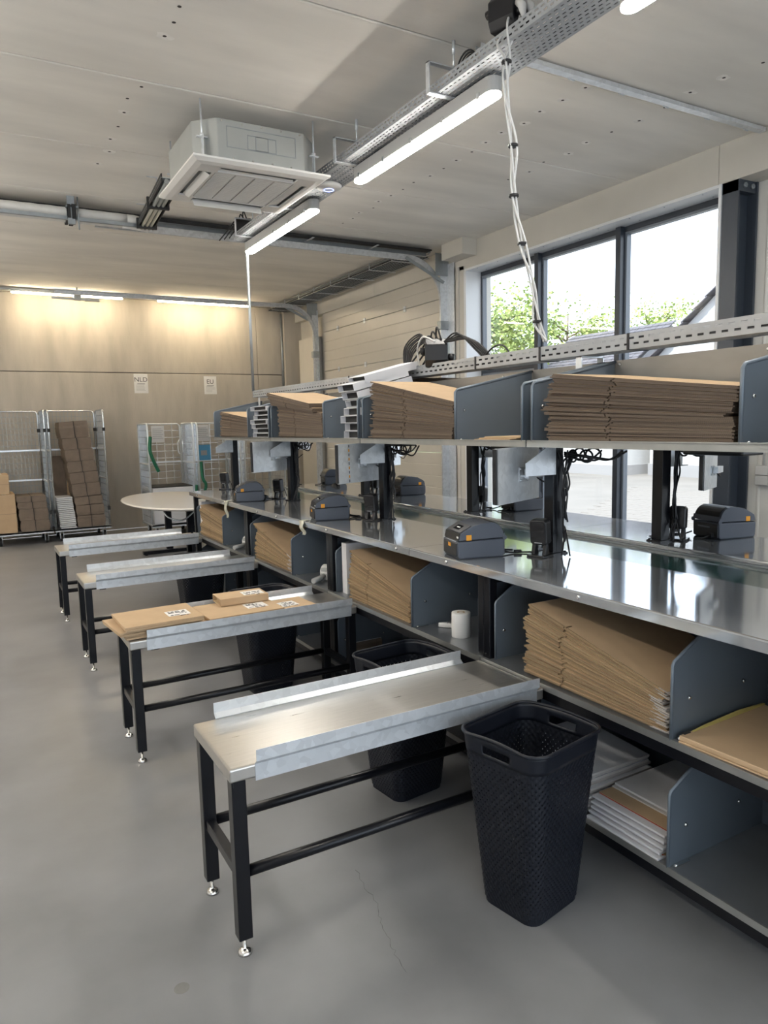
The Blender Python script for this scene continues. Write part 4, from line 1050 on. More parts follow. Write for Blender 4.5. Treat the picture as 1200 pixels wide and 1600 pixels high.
# ------------------------------------------------------------------ presentation scanners
def make_scanner():
    """window faces local -x"""
    t = thing('barcode_scanner', 'x', 'barcode scanner')
    MB().prism([(-0.030, -0.050), (-0.044, -0.038), (-0.044, 0.038), (-0.030, 0.050), (0.030, 0.050), (0.044, 0.038), (0.044, -0.038), (0.030, -0.050)], 2, 0, 0.010).build('stand_base', 'scan', t, bevel=0.003)
    for s in (-1, 1):
        MB().prism([(-0.018, 0.008), (0.022, 0.008), (0.010, 0.062), (-0.006, 0.062)], 1, s*0.026-0.009, s*0.026+0.009).build('stand_leg', 'scan', t, bevel=0.003)
    mt = Matrix.Translation((0, 0, 0.108)) @ Matrix.Rotation(math.radians(-6), 4, 'Y')
    pr = [(-0.032, -0.055), (0.032, -0.055), (0.040, -0.044), (0.040, 0.046), (0.030, 0.057), (-0.030, 0.057), (-0.040, 0.046), (-0.040, -0.044)]
    g = MB(); g.prism(pr, 0, -0.022, 0.026, mt=mt); h = g.build('head', 'scan', t, bevel=0.006)
    MB().box(-0.0235, -0.0215, -0.030, 0.030, -0.022, 0.046, mt=mt).build('scan_window', 'lcd', h, bevel=0.0)
    MB().box(-0.0232, -0.0219, -0.018, 0.018, -0.047, -0.043, mt=mt).build('nameplate', 'inkg', h)
    g = MB(); g.cyl(mt @ Vector((0, 0, -0.052)), mt @ Vector((0, 0, -0.070)), 0.012, 10); g.build('swivel', 'galvd', t)
    g = MB(); g.tube(smooth_path([(0.025, 0.0, 0.10), (0.055, -0.01, 0.085), (0.075, -0.015, 0.05), (0.085, -0.02, 0.012)], 5), 0.0035, 6); g.build('lead', 'cable', t)
    return t
scn = make_scanner()
sspec = [((2.135, 2.375, WT), 20, 'black barcode scanner on its stand beside the nearest front-row post'), ((2.13, 3.90, WT), 25, 'black barcode scanner beside the middle front-row post'), ((2.19, 5.60, WT), 30, 'black barcode scanner beside the third front-row post'), ((2.12, 6.82, WT), 30, 'black barcode scanner at the far end of the front row'),
         ((2.955, 2.31, WT), 205, 'black barcode scanner back to camera, window row, nearest post'), ((2.965, 3.88, WT), 205, 'black barcode scanner back to camera, window row, middle post'), ((2.98, 5.38, WT), 205, 'black barcode scanner back to camera, window row, far post')]
for i, (loc, a, lab) in enumerate(sspec):
    o = scn if i == 0 else dup(scn); o.location = loc; o.rotation_euler = (0, 0, math.radians(a)); o['label'] = lab; o['group'] = 'barcode scanners on the worktops'
def lead(pts, label, r=0.0038, inline=None):
    g = MB(); g.tube(smooth_path(pts, 6), r, 6); o = g.build('printer_lead', 'cable'); tag(o, label, 'cable', 'printer leads on the worktops')
    if inline: q = MB(); q.cyl(inline[0], inline[1], 0.008, 8); q.build('ferrite', 'cable', o)
zc = WT+0.005
lead([(2.04, 2.53, zc+0.01), (2.08, 2.50, zc), (2.12, 2.48, zc), (2.17, 2.45, zc), (2.22, 2.45, zc)], 'black lead from the nearest front-row printer to its post', inline=((2.09, 2.497, zc+0.004), (2.12, 2.482, zc+0.004)))
lead([(2.08, 4.11, zc+0.01), (2.12, 4.06, zc), (2.15, 4.01, zc), (2.19, 3.96, zc)], 'black lead from the middle front-row printer to its post', inline=((2.11, 4.07, zc+0.004), (2.13, 4.04, zc+0.004)))
lead([(3.10, 2.34, zc+0.02), (3.06, 2.38, zc), (3.00, 2.42, zc), (2.95, 2.42, zc), (2.91, 2.44, zc)], 'black lead from the column-side printer to its post', inline=((3.06, 2.377, zc+0.004), (3.03, 2.40, zc+0.004)))
lead([(3.09, 3.82, zc+0.02), (3.05, 3.87, zc), (2.98, 3.95, zc), (2.92, 3.95, zc)], 'black lead from the second window-row printer to its post', inline=((3.05, 3.87, zc+0.004), (3.02, 3.90, zc+0.004)))
def mouse(loc, rz, label):
    g = MB(); n = 10; vs = []; fs = []; m = 7
    for i in range(m+1):
        u = -1+2*i/m; w = 0.031*math.sqrt(max(0.02, 1-u**4)); hh = 0.034*math.sqrt(max(0.02, 1-(u*0.95+0.12)**2)) if abs(u*0.95+0.12) < 1 else 0.004
        for k in range(n+1): a = PI*k/n; vs.append((u*0.055, w*math.cos(a), hh*math.sin(a)))
    for i in range(m):
        for k in range(n): fs.append((i*(n+1)+k, i*(n+1)+k+1, (i+1)*(n+1)+k+1, (i+1)*(n+1)+k))
    g.add(vs, fs, True); g.f.append([k for k in range(n+1)]); g.sm.append(False); g.mi.append(0); g.f.append([m*(n+1)+k for k in range(n+1)][::-1]); g.sm.append(False); g.mi.append(0)
    g.tube(smooth_path([(0.054, 0, 0.008), (0.08, 0.01, 0.004), (0.12, 0.02, 0.004)], 4), 0.002, 5)
    o = g.build('computer_mouse', 'scan', None, loc, (0, 0, rz)); tag(o, label, 'mouse', 'computer mice on the worktops')
mouse((2.10, 5.70, WT), 0.4, 'black mouse beside the third front-row scanner'); mouse((3.10, 6.38, WT), 2.0, 'black mouse at the far end of the window row')

# ================================================================== ROLLER-FREE SIDE TABLES
def make_table():
    t = thing('packing_table', 'x', 'table'); L, D, Z = 1.209, 0.395, 0.608
    g = MB(); g.box(0.0, L, 0.0, D, Z-0.044, Z); g.build('tray_top', 'brush', t, bevel=0.007, seg=3)
    # side guides: folded zinc profile with a step
    def guide(sgn, y, x0, x1):
        # lower plate, slope leaning outwards, upper plate (distances measured inwards)
        pr = [(0.0115, -0.052), (0.0145, -0.052), (0.0145, 0.001), (-0.0015, 0.0155), (-0.0015, 0.050), (-0.0040, 0.050), (-0.0040, 0.0145), (0.0115, 0.0)]
        pr = [(y+sgn*(a-0.0115), Z+b) for a, b in pr]
        g = MB(); g.prism(pr, 0, x0, x1); return g.build('side_guide', 'galvb', t)
    guide(1, -0.002, 0.078, L-0.035); guide(-1, D+0.002, 0.078, L-0.085)
    for (x, y, ft) in ((0.006, 0.006, 1), (L-0.05, 0.006, 1), (0.006, D-0.050, 1), (L-0.05, D-0.050, 1)):
        l = MB().box(x, x+0.044, y, y+0.044, 0.055, Z-0.044).build('leg', 'black', t, bevel=0.003)
        g = MB(); g.lathe([(0.004, 0.0), (0.022, 0.0), (0.0225, 0.006), (0.017, 0.013), (0.007, 0.017), (0.0055, 0.018), (0.0055, 0.06)], 18, (x+0.022, y+0.022, 0)); g.build('levelling_foot', 'foot', l)
        g = MB(); g.box(x+0.004, x+0.040, y-0.003 if y < 0.1 else y+0.044, y if y < 0.1 else y+0.047, Z-0.060, Z-0.044); g.build('fixing_tab', 'black', l)
    zr = 0.262
    for y in (0.028, D-0.028): MB().cyl((0.05, y, zr), (L-0.05, y, zr), 0.0175, 12).build('stretcher', 'black', t)
    for x in (0.028, L-0.028):
        MB().box(x-0.015, x+0.015, 0.05, D-0.05, zr-0.018, zr+0.018).build('stretcher', 'black', t, bevel=0.003)
    for x in (0.10, L-0.14): MB().box(x, x+0.04, 0.02, D-0.02, Z-0.062, Z-0.045).build('under_rail', 'black', t)
    return t
table = make_table()
tl = ['brushed steel packing table with black legs, nearest and fully in view', 'brushed steel packing table with brown parcels on it', 'brushed steel packing table, empty, just behind the parcel table', 'brushed steel packing table farthest away, beside the oval table']
TY = [1.973, 3.477, 5.045, 6.529]
for i, y in enumerate(TY):
    o = table if i == 0 else dup(table); o.location = (0.584, y, 0); o['label'] = tl[i]; o['group'] = 'packing tables along the benches'

# ================================================================== WOVEN BINS
def make_bin():
    t = thing('waste_bin', 'x', 'bin'); Hh = 0.60
    def ring(u):
        # rounded rectangle; returns function of perimeter parameter
        return (0.128+0.050*u, 0.112+0.052*u, 0.045+0.012*u)
    def pt(s, hx, hy, r, off=0.0):
        a, b = 2*(hx-r), 2*(hy-r); q = PI*r/2; per = 2*a+2*b+4*q; d = (s % 1.0)*per
        segs = [('l', (hx, -hy+r), (0, 1), b, (1, 0)), ('c', (hx-r, hy-r), 0), ('l', (hx-r, hy), (-1, 0), a, (0, 1)), ('c', (-hx+r, hy-r), PI/2), ('l', (-hx, hy-r), (0, -1), b, (-1, 0)), ('c', (-hx+r, -hy+r), PI), ('l', (-hx+r, -hy), (1, 0), a, (0, -1)), ('c', (hx-r, -hy+r), 1.5*PI)]
        for sg in segs:
            ln = sg[3] if sg[0] == 'l' else q
            if d <= ln or sg is segs[-1]:
                if sg[0] == 'l': return (sg[1][0]+sg[2][0]*d+sg[4][0]*off, sg[1][1]+sg[2][1]*d+sg[4][1]*off)
                an = sg[2]+d/r; return (sg[1][0]+(r+off)*math.cos(an), sg[1][1]+(r+off)*math.sin(an))
            d -= ln
    N, R = 330, 132; z0, z1 = 0.015, 0.535
    vs = []; fs = []
    for j in range(R+1):
        z = z0+(z1-z0)*j/R; hx, hy, r = ring(z/Hh)
        for i in range(N):
            # basket weave: over and under, three columns by three rows
            ci, cj = (i % 3), (j % 3); k = ((i//3)+(j//3)) % 2
            off = (0.0015 if k else -0.0006)*(math.sin(PI*(ci+0.5)/3))*(math.sin(PI*(cj+0.5)/3))*1.4
            x, y = pt(i/N, hx, hy, r, off); vs.append((x, y, z))
    for j in range(R):
        for i in range(N):
            if 6 < j < R-5 and (i % 3 == 0) and (j % 3 == 1) and ((i//3+j//3) % 2 == 0): continue
            fs.append((j*N+i, j*N+(i+1) % N, (j+1)*N+(i+1) % N, (j+1)*N+i))
    g = MB(); g.add(vs, fs, True); g.build('woven_wall', 'bin', t)
    # plain collar with hand grips cut through the two long sides, dipped rim
    N2 = 124; cz = [0.535, 0.548, 0.560, 0.572, 0.584, 0.597]; vs = []; fs = []
    def dip(s):
        x, y = pt(s, 0.178, 0.164, 0.057); return 0.007*max(0.0, math.cos(PI*y/0.22))*max(0.0, min(1.0, (abs(x)-0.09)/0.08))
    for j, z in enumerate(cz):
        hx, hy, r = ring(z/Hh)
        for i in range(N2):
            x, y = pt(i/N2, hx, hy, r, 0.001); vs.append((x, y, z+(dip(i/N2) if j == len(cz)-1 else dip(i/N2)*0.6*(j/len(cz)))))
    for j in range(len(cz)-1):
        for i in range(N2):
            x, y, z = vs[j*N2+i]; x2, y2, z2 = vs[j*N2+(i+1) % N2]
            if j in (1, 2) and abs(x) > 0.15 and abs((y+y2)/2) < 0.058: continue
            fs.append((j*N2+i, j*N2+(i+1) % N2, (j+1)*N2+(i+1) % N2, (j+1)*N2+i))
    g = MB(); g.add(vs, fs, True); g.build('collar', 'bin', t, solid=0.003)
    g = MB(); hx, hy, r = ring(1.0)
    g.tube([(*pt(i/N2, hx, hy, r, 0.004), 0.598+dip(i/N2)) for i in range(N2)], 0.0062, 8, closed=True); g.build('rim', 'bin', t)
    g = MB(); hx, hy, r = ring(0.02)
    g.prism([pt(i/64, hx, hy, r, -0.002) for i in range(64)], 2, 0.0, 0.015, smooth=False); g.build('bottom', 'bin', t)
    return t
wbin = make_bin()
bl = ['dark woven plastic bin in the foreground in front of the first table', 'dark woven plastic bin behind the nearest table', 'dark woven plastic bin behind the parcel table', 'dark woven plastic bin behind the third table']
for i, (x, y, a) in enumerate(((1.530, 1.745, 11), (1.575, 2.62, 6), (1.50, 4.14, 4), (1.52, 5.66, 0))):
    o = wbin if i == 0 else dup(wbin); o.location = (x, y, 0); o.rotation_euler = (0, 0, math.radians(a)); o['label'] = bl[i]; o['group'] = 'woven bins between the tables'

# ================================================================== CARDBOARD
def flat_box_mesh(L, D, t1, t2, flap, name='flat_box', mats=('board', 'edge'), tip=0.0):
    """folded flat carton: near end y=0 (thickness t1), flap end y=L (t2), split line before the flap"""
    g = MB(); s = L-flap; c = 0.007
    def wedge(y0, y1, x0=0.0):
        a = t1+(t2-t1)*y0/L; b = t1+(t2-t1)*y1/L
        vs = [(x0, y0, 0), (D, y0, 0), (D, y1, 0), (x0, y1, 0), (x0, y0, a), (D, y0, a), (D, y1, b), (x0, y1, b)]
        g.add(vs, [(0, 3, 2, 1), (4, 5, 6, 7)], mi=0); o = len(g.v)-8
        for f in ((0, 1, 5, 4), (1, 2, 6, 5), (2, 3, 7, 6), (3, 0, 4, 7)): g.f.append([o+i for i in f]); g.sm.append(False); g.mi.append(1)
    wedge(0, s-c/2); wedge(s+c/2, L); wedge(s-c/2, s+c/2, 0.025)
    if tip: g.box(-0.004, 0.09, -0.016, tip, t1*0.12, t1*0.80, mi=2); mats = tuple(mats)+('wedge',)
    me = bpy.data.meshes.new(name); me.from_pydata(g.v, [], g.f)
    for m in mats: me.materials.append(M[m])
    me.polygons.foreach_set('material_index', g.mi); me.update(); return me
n_sheets = 0
def pile(loc, L, D, hn, hf, n, flap, label, group, seed, jx=0.006, jy=0.012, rz=0.0, steps=(), name='flat_box', mats=None, cat='cardboard box', lean=0.0, tip=0.0):
    """n flat cartons, near-end height hn, flap-end height hf"""
    global n_sheets
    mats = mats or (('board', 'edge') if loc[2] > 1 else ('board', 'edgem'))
    rnd = random.Random(seed); t1, t2 = hn/n*0.94, hf/n*0.94
    ms = [flat_box_mesh(L*k, D, t1, t2, flap, name, mats, tip*q) for k, q in ((1.0, 1.0), (0.988, 0.0), (0.975, 0.6))]
    for i in range(n):
        z1, z2 = hn*i/n, hf*i/n; ang = math.atan2(z2-z1, L)
        o = bpy.data.objects.new(name, ms[rnd.randrange(3)]); C.objects.link(o); n_sheets += 1
        sx = 0.0; sy = 0.0
        for (i0, dx, dy) in steps:
            if i >= i0: sx, sy = dx, dy
        o.location = (loc[0]+sx+rnd.uniform(-jx, jx), loc[1]+sy+rnd.uniform(-jy, jy)-lean*i, loc[2]+z1+0.0004)
        o.rotation_euler = (ang, 0, rz+rnd.uniform(-0.012, 0.012))
        tag(o, ('topmost ' if i == n-1 else 'bottom ' if i == 0 else '')+label, cat, group)
    return t1, t2
# mid-shelf piles on the front benches
pile((1.83, 1.46, MS), 0.665, 0.42, 0.135, 0.295, 42, 0.20, 'flat brown carton in the big pile on the nearest mid shelf', 'flat cartons on the nearest mid shelf', 1, 0.008, 0.012, steps=((24, -0.004, 0.014), (34, 0.0, -0.004)), tip=0.05)
pile((1.835, 2.985, MS), 0.665, 0.42, 0.13, 0.285, 30, 0.21, 'flat brown carton in the mid shelf pile behind the label roll', 'flat cartons on the second mid shelf', 2, 0.008, 0.012, steps=((20, 0.0, -0.012),))
pile((1.835, 4.51, MS), 0.70, 0.42, 0.115, 0.27, 24, 0.21, 'flat brown carton in the third mid shelf pile from the camera', 'flat cartons on the third mid shelf', 3, 0.010, 0.014, tip=0.05)
pile((1.835, 6.02, MS), 0.68, 0.42, 0.20, 0.28, 18, 0.30, 'flat brown carton in the farthest mid shelf pile', 'flat cartons on the farthest mid shelf', 4, 0.008, 0.010)
# upper shelf piles
U0 = 1.517
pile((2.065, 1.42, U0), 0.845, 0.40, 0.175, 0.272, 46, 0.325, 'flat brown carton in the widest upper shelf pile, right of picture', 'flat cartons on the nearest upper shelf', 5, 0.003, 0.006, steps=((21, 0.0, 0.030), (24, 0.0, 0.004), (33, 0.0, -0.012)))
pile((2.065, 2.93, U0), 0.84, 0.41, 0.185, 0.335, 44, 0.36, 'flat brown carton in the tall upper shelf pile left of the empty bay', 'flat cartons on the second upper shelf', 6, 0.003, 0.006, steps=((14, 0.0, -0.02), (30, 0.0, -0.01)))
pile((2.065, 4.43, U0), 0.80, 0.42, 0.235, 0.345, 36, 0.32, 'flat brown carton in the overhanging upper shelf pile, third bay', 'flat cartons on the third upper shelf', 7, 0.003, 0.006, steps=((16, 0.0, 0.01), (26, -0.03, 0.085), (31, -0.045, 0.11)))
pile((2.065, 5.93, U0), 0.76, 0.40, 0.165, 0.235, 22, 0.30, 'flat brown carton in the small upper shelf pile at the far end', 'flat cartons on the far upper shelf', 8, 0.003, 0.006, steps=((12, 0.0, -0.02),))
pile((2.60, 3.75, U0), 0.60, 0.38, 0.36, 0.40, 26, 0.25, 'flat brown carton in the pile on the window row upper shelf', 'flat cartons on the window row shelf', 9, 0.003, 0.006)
# small leftovers on the empty upper bay
for k in range(3):
    o = MB().box(0, 0.40, 0, 0.26, 0, 0.005).build('flat_box', 'board', None, (2.07+0.012*k, 2.50-0.03*k, U0+0.0055*k), (0, 0, 0.02*k), bevel=0.001, seg=1)
    tag(o, '%s of three flat brown cartons lying low in the empty upper bay' % ['lowest', 'middle', 'uppermost'][k], 'cardboard box', 'three flat cartons in the empty upper bay')
# carton on the nearest mid shelf, right-hand compartment
g = MB(); g.box(0, 0.44, 0, 0.36, 0, 0.006); g.box(0.004, 0.44, 0, 0.36, 0.0065, 0.022); 
o = g.build('folded_carton', 'board', None, (1.815, 1.03, MS+0.001), (0, 0, 0.03), bevel=0.002, seg=1); tag(o, 'single folded brown carton lying right of the nearest divider', 'cardboard box')
MB().box(0.02, 0.05, 0.352, 0.362, 0.006, 0.024).build('tape_notch', 'seal', o)
MB().prism([(0.06, 0.022), (0.44, 0.022), (0.44, 0.026), (0.30, 0.034), (0.12, 0.027)], 1, 0.35, 0.358).build('tape_strip', 'yellow', o)
# white mailers on the bottom shelf, two piles
pile((1.80, 1.78, BS), 0.36, 0.36, 0.135, 0.155, 15, 0.16, 'flat white mailer in the neat pile on the bottom shelf', 'flat white mailers, neat pile', 11, 0.012, 0.010, name='flat_mailer', mats=('wboard', 'wedge'), cat='mailer')
# loose mailers next to the divider, tongues and red tear strips showing
rnd = random.Random(12)
for k in range(6):
    g = MB(); g.box(0, 0.36, 0, 0.31, 0, 0.008); top = k == 5
    o = g.build('mailer', 'wboard', None, (1.80+0.008*k*(1 if not top else 3.6), 1.445+0.010*rnd.random(), BS+0.001+0.0165*k), (0.0, 0.0, rnd.uniform(-0.02, 0.02)), bevel=0.001, seg=1)
    if not top: MB().box(0.03, 0.034, 0.005, 0.305, 0.008, 0.0092).build('tear_strip', 'red', o); MB().box(0.034, 0.10, 0.0, 0.31, 0.008, 0.0105).build('tongue', 'board', o)
    if not top: MB().box(0.10, 0.36, 0.0, 0.31, 0.0105, 0.0155).build('back_wall', 'wedge', o)
    tag(o, 'topmost loose white mailer on the bottom shelf beside the divider' if top else 'white mailer with red tear strip, %s of the loose ones beside the divider' % ['lowest', 'second', 'third', 'fourth', 'fifth'][k], 'mailer', None if top else 'loose white mailers with tear strips')
# goods in the shade of the second bench's bottom shelf
for k in range(5):
    o = MB().box(0, 0.34, 0, 0.26, 0, 0.016).build('mailer', 'wboard', None, (1.81+0.01*k, 3.42-0.012*k, BS+0.001+0.0175*k), (0, 0, 0.02*k), bevel=0.002, seg=1)
    tag(o, 'white mailer in the shaded second bottom shelf, %s of its pile' % ['lowest', 'second', 'third', 'fourth', 'topmost'][k], 'mailer', 'white mailers on the second bottom shelf')
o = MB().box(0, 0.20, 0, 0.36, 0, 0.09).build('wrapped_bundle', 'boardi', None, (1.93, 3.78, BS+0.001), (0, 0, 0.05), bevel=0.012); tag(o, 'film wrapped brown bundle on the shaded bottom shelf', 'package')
for y in (0.02, 0.17, 0.32): MB().box(-0.002, 0.202, y, y+0.012, -0.0005, 0.092).build('film_fold', 'paper', o, bevel=0.004)
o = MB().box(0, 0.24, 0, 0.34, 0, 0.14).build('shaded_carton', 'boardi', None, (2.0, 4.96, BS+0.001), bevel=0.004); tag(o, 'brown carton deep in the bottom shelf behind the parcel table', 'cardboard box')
# white sleeves in the upper bays
def sleeve(loc, rot, label, grp, L=0.42, W=0.27, T=0.046):
    g = MB(); w = 0.003
    g.box(0, L, 0, W, 0, w); g.box(0, L, 0, W, T-w, T); g.box(0, L, 0, w, w, T-w); g.box(0, L, W-w, W, w, T-w)
    o = g.build('white_sleeve', 'wboard', None, loc, rot)
    MB().box(0.035, 0.039, w, W-w, w, T-w).build('inner_board', 'seal', o); tag(o, label, 'mailer', grp)  # black board just inside the end stands for the hollow's shade
order = ['bottom', 'second', 'third', 'fourth', 'fifth', 'sixth', 'seventh', 'top']
for k in range(8):
    tl_ = math.radians(0 if k < 4 else -14); zz = U0+0.001+0.0475*k
    sleeve((2.07+0.018*math.sin(k*2.1)-(0.05 if k == 6 else 0)+0.012*max(0, k-4), 3.905+0.010*math.sin(k*1.3), zz), (0, tl_, 0.02*math.sin(k)), 'white open-ended cardboard sleeve, %s of the leaning stack in the third upper bay' % order[k], 'white sleeves in the third upper bay', 0.40, 0.215, 0.045)
for k in range(7):
    sleeve((2.07+0.015*math.sin(k*1.7), 5.46+0.008*math.sin(k*2.3), U0+0.001+0.036*k), (0, 0, 0.02*math.sin(k)), 'white open-ended sleeve, %s of the stack in the far upper bay' % order[k], 'white sleeves in the far upper bay', 0.40, 0.36, 0.034)
# parcels on the second table
def parcel(loc, L, D, T, rz, label, open_end=False, lab=(0.62, 0.5, 0.20, 0.15), tilt=(0, 0), seed=1):
    g = MB(); w = 0.004
    if open_end:
        g.box(0, L, 0, D, 0, w); g.box(0, L, 0, D, T-w, T); g.box(0, L, 0, w, w, T-w); g.box(0, L, D-w, D, w, T-w); g.box(L-w, L, w, D-w, w, T-w); g.box(0.02, 0.024, w, D-w, w, T-w)
    else:
        g.box(0, L, 0, D, 0, T*0.48); g.box(-0.004, L, 0.002, D-0.002, T*0.52, T)
        g.box(0.003, L-0.003, 0.005, D-0.005, T*0.47, T*0.53)
    o = g.build('parcel', 'board', None, loc, (tilt[0], tilt[1], rz), bevel=0.002, seg=1); tag(o, label, 'parcel')
    if lab:
        x0, y0, lw, lh = lab[0]*L, lab[1]*D, lab[2], lab[3]
        p = MB().box(x0, x0+lw, y0-lh/2, y0+lh/2, T, T+0.0005).build('shipping_label', 'paper', o)
        g = MB(); rnd = random.Random(seed)
        for r in range(5):
            x = x0+0.012; y = y0+lh/2-0.022-0.022*r
            while x < x0+lw-0.02:
                w_ = rnd.uniform(0.006, 0.028); 
                if rnd.random() < 0.72: g.box(x, min(x+w_, x0+lw-0.012), y, y+(0.011 if r != 1 else 0.016), T+0.0005, T+0.0008)
                x += w_+0.006
        g.build('label_print', 'inkg' if False else 'ink', p)
    return o
Z2 = 0.610
parcel((0.575, 3.50, Z2+0.001), 0.42, 0.325, 0.022, 0.03, 'lowest flat brown parcel at the left end of the parcel table', lab=None)
parcel((0.548, 3.485, Z2+0.024), 0.40, 0.315, 0.020, 0.10, 'middle brown parcel with splayed corner, left end of parcel table', lab=None)
parcel((0.572, 3.475, Z2+0.047), 0.375, 0.30, 0.022, 0.045, 'top brown parcel with white label at the left end of the parcel table', lab=(0.60, 0.42, 0.11, 0.095), tilt=(0.02, 0), seed=3)
parcel((0.985, 3.51, Z2+0.001), 0.40, 0.32, 0.038, 0.02, 'flat brown parcel with white label in the middle of the parcel table', lab=(0.58, 0.45, 0.115, 0.10), seed=4)
parcel((1.10, 3.72, Z2+0.041), 0.27, 0.16, 0.040, -0.03, 'small open-ended brown parcel lying on top of the others', True, lab=(0.52, 0.45, 0.115, 0.09), seed=5)
parcel((1.40, 3.56, Z2+0.001), 0.20, 0.24, 0.012, 0.06, 'thin brown parcel with white label at the right of the parcel table', lab=(0.05, 0.5, 0.115, 0.10), seed=6)

# ------------------------------------------------------------------ small things on the mid shelves
o = thing('label_roll', 'white roll of labels standing on the second mid shelf', 'label roll', (1.915, 2.665, MS))
MB().lathe([(0.018, 0.0), (0.043, 0.0), (0.044, 0.002), (0.044, 0.112), (0.043, 0.114), (0.018, 0.114)], 32).build('labels', 'paper', o)
MB().lathe([(0.017, 0.108), (0.0185, 0.1145), (0.012, 0.1145), (0.0115, 0.108)], 20).build('core', 'board', o)
o = thing('box_knife', 'white handled box knife lying behind the label roll', 'knife', (1.96, 2.80, MS+0.012), 2.3)
MB().prism([(-0.06, -0.010), (0.05, -0.013), (0.068, -0.004), (0.068, 0.008), (0.03, 0.013), (-0.06, 0.011)], 2, -0.011, 0.011).build('handle', 'paper', o, bevel=0.005)
g = MB()
for k in range(6): g.box(-0.045+0.013*k, -0.040+0.013*k, -0.009, 0.009, 0.011, 0.0125)
g.build('grip_slots', 'inkg', o)
def tape_gun(loc, rz, label):
    o = thing('tape_dispenser', label, 'tape dispenser', loc, rz, 'tape dispensers on the mid shelves')
    MB().tube([(-0.13, 0, 0.02), (-0.05, 0, 0.024), (-0.01, 0, 0.035)], [0.017, 0.019, 0.014], 10).build('handle', 'bump', o)
    MB().box(-0.015, 0.075, -0.028, 0.028, 0.004, 0.082).build('frame', 'bump', o, bevel=0.006)
    MB().tube([(0.03, -0.030, 0.052), (0.03, 0.030, 0.052)], 0.046, 20).build('tape_roll', 'paper', o)
    MB().box(0.02, 0.06, -0.0305, -0.0300, 0.072, 0.080).build('red_mark', 'red', o)
tape_gun((1.92, 4.15, MS), 0.5, 'grey tape dispenser with red mark on the third mid shelf'); tape_gun((1.92, 5.68, MS), 0.4, 'grey tape dispenser on the farthest mid shelf')
def void_fill(loc, label, lab2):
    o = thing('paper_box', label, 'box', loc, 0, 'white paper boxes behind the mid shelf piles')
    g = MB(); n = 18; cy, cz, r = 0.19, 0.16, 0.055   # front (-y side) board with a round hole
    outer = [(0.0, 0.0), (0.30, 0.0), (0.30, 0.30), (0.0, 0.30)]
    ring = [(cy+r*math.cos(2*PI*k/n), cz+r*math.sin(2*PI*k/n)) for k in range(n)]
    out = []
    for k in range(n):
        a = 2*PI*k/n; c, s = math.cos(a), math.sin(a); tx = ((0.30-cy) if c > 0 else cy)/max(1e-6, abs(c)); tz = ((0.30-cz) if s > 0 else cz)/max(1e-6, abs(s)); q = min(tx, tz); out.append((cy+q*c, cz+q*s))
    vs = [(a, 0, b) for a, b in ring]+[(a, 0, b) for a, b in out]
    g.add(vs, [(k, (k+1) % n, n+(k+1) % n, n+k) for k in range(n)])
    g.box(0, 0.30, 0.002, 0.06, 0, 0.30); b = g.build('carton', 'wboard', o)
    MB().tube([(cy, -0.001, cz), (cy, -0.002, cz)], 0.054, 18).build('opening', 'seal', o)
    g = MB(); rnd = random.Random(4)
    for k in range(6):
        g.tube(smooth_path([(cy+rnd.uniform(-0.02, 0.02), 0.0, cz), (cy-0.03, -0.04, cz-0.01+rnd.uniform(-0.02, 0.02)), (cy-0.08-0.01*k, -0.07-rnd.uniform(0, 0.03), cz-0.01+rnd.uniform(-0.03, 0.03))], 4), [0.012]*4+[0.02]*4+[0.008], 6)
    g.build('crumpled_paper', 'liner', o); return o
void_fill((1.86, 3.72, MS), 'white box with round hole and crumpled paper, second mid shelf', ''); void_fill((1.86, 6.735, MS), 'white box with round hole and paper, farthest mid shelf', '')

# ================================================================== OVAL TABLE
t = thing('oval_table', 'cream oval table on a black lifting frame by the back wall', 'table', (2.17, 8.92, 0)); n = 56
def oval(z, a, b, p=2.15): return [(a*math.copysign(abs(math.cos(2*PI*k/n))**(2/p), math.cos(2*PI*k/n)), b*math.copysign(abs(math.sin(2*PI*k/n))**(2/p), math.sin(2*PI*k/n)), z) for k in range(n)]
g = MB(); A, B = 0.625, 1.20; L = [oval(0.715, A-0.05, B-0.05), oval(0.728, A-0.012, B-0.012), oval(0.737, A, B), oval(0.746, A-0.004, B-0.004), oval(0.75, A-0.016, B-0.016)]
fs = [[k for k in range(n)][::-1], [4*n+k for k in range(n)]]
for j in range(4):
    for k in range(n): fs.append((j*n+k, j*n+(k+1) % n, (j+1)*n+(k+1) % n, (j+1)*n+k))
g.add([v for r in L for v in r], fs, False); g.build('tabletop', 'cpaint', t, bevel=0)
for y in (-0.55, 0.55):
    l = MB().box(-0.04, 0.04, y-0.03, y+0.03, 0.06, 0.69).build('leg', 'black', t, bevel=0.004); MB().box(-0.34, 0.34, y-0.04, y+0.04, 0.012, 0.055).build('foot_bar', 'black', t, bevel=0.006); MB().box(-0.36, 0.30, y-0.03, y+0.03, 0.685, 0.714).build('top_arm', 'black', t)
    MB().cyl((-0.3, y, 0), (-0.3, y, 0.012), 0.02, 10).build('glide', 'rubber', t); MB().cyl((0.3, y, 0), (0.3, y, 0.012), 0.02, 10).build('glide', 'rubber', t)
MB().box(-0.03, 0.03, -0.55, 0.55, 0.64, 0.685).build('crossbar', 'black', t)
MB().box(0.06, 0.16, -0.98, -0.75, 0.60, 0.715).build('control_unit', 'white', t, bevel=0.006)
MB().cyl((0.06, -0.98, 0.60), (0.06, -1.01, 0.60), 0.03, 14).build('crank_knob', 'rubber', t)
MB().tube(smooth_path([(-0.3, -0.5, 0.70), (-0.25, -0.55, 0.60), (-0.1, -0.6, 0.56), (0.05, -0.6, 0.66)], 5), 0.010, 8).build('cable_spiral', 'chrome', t)

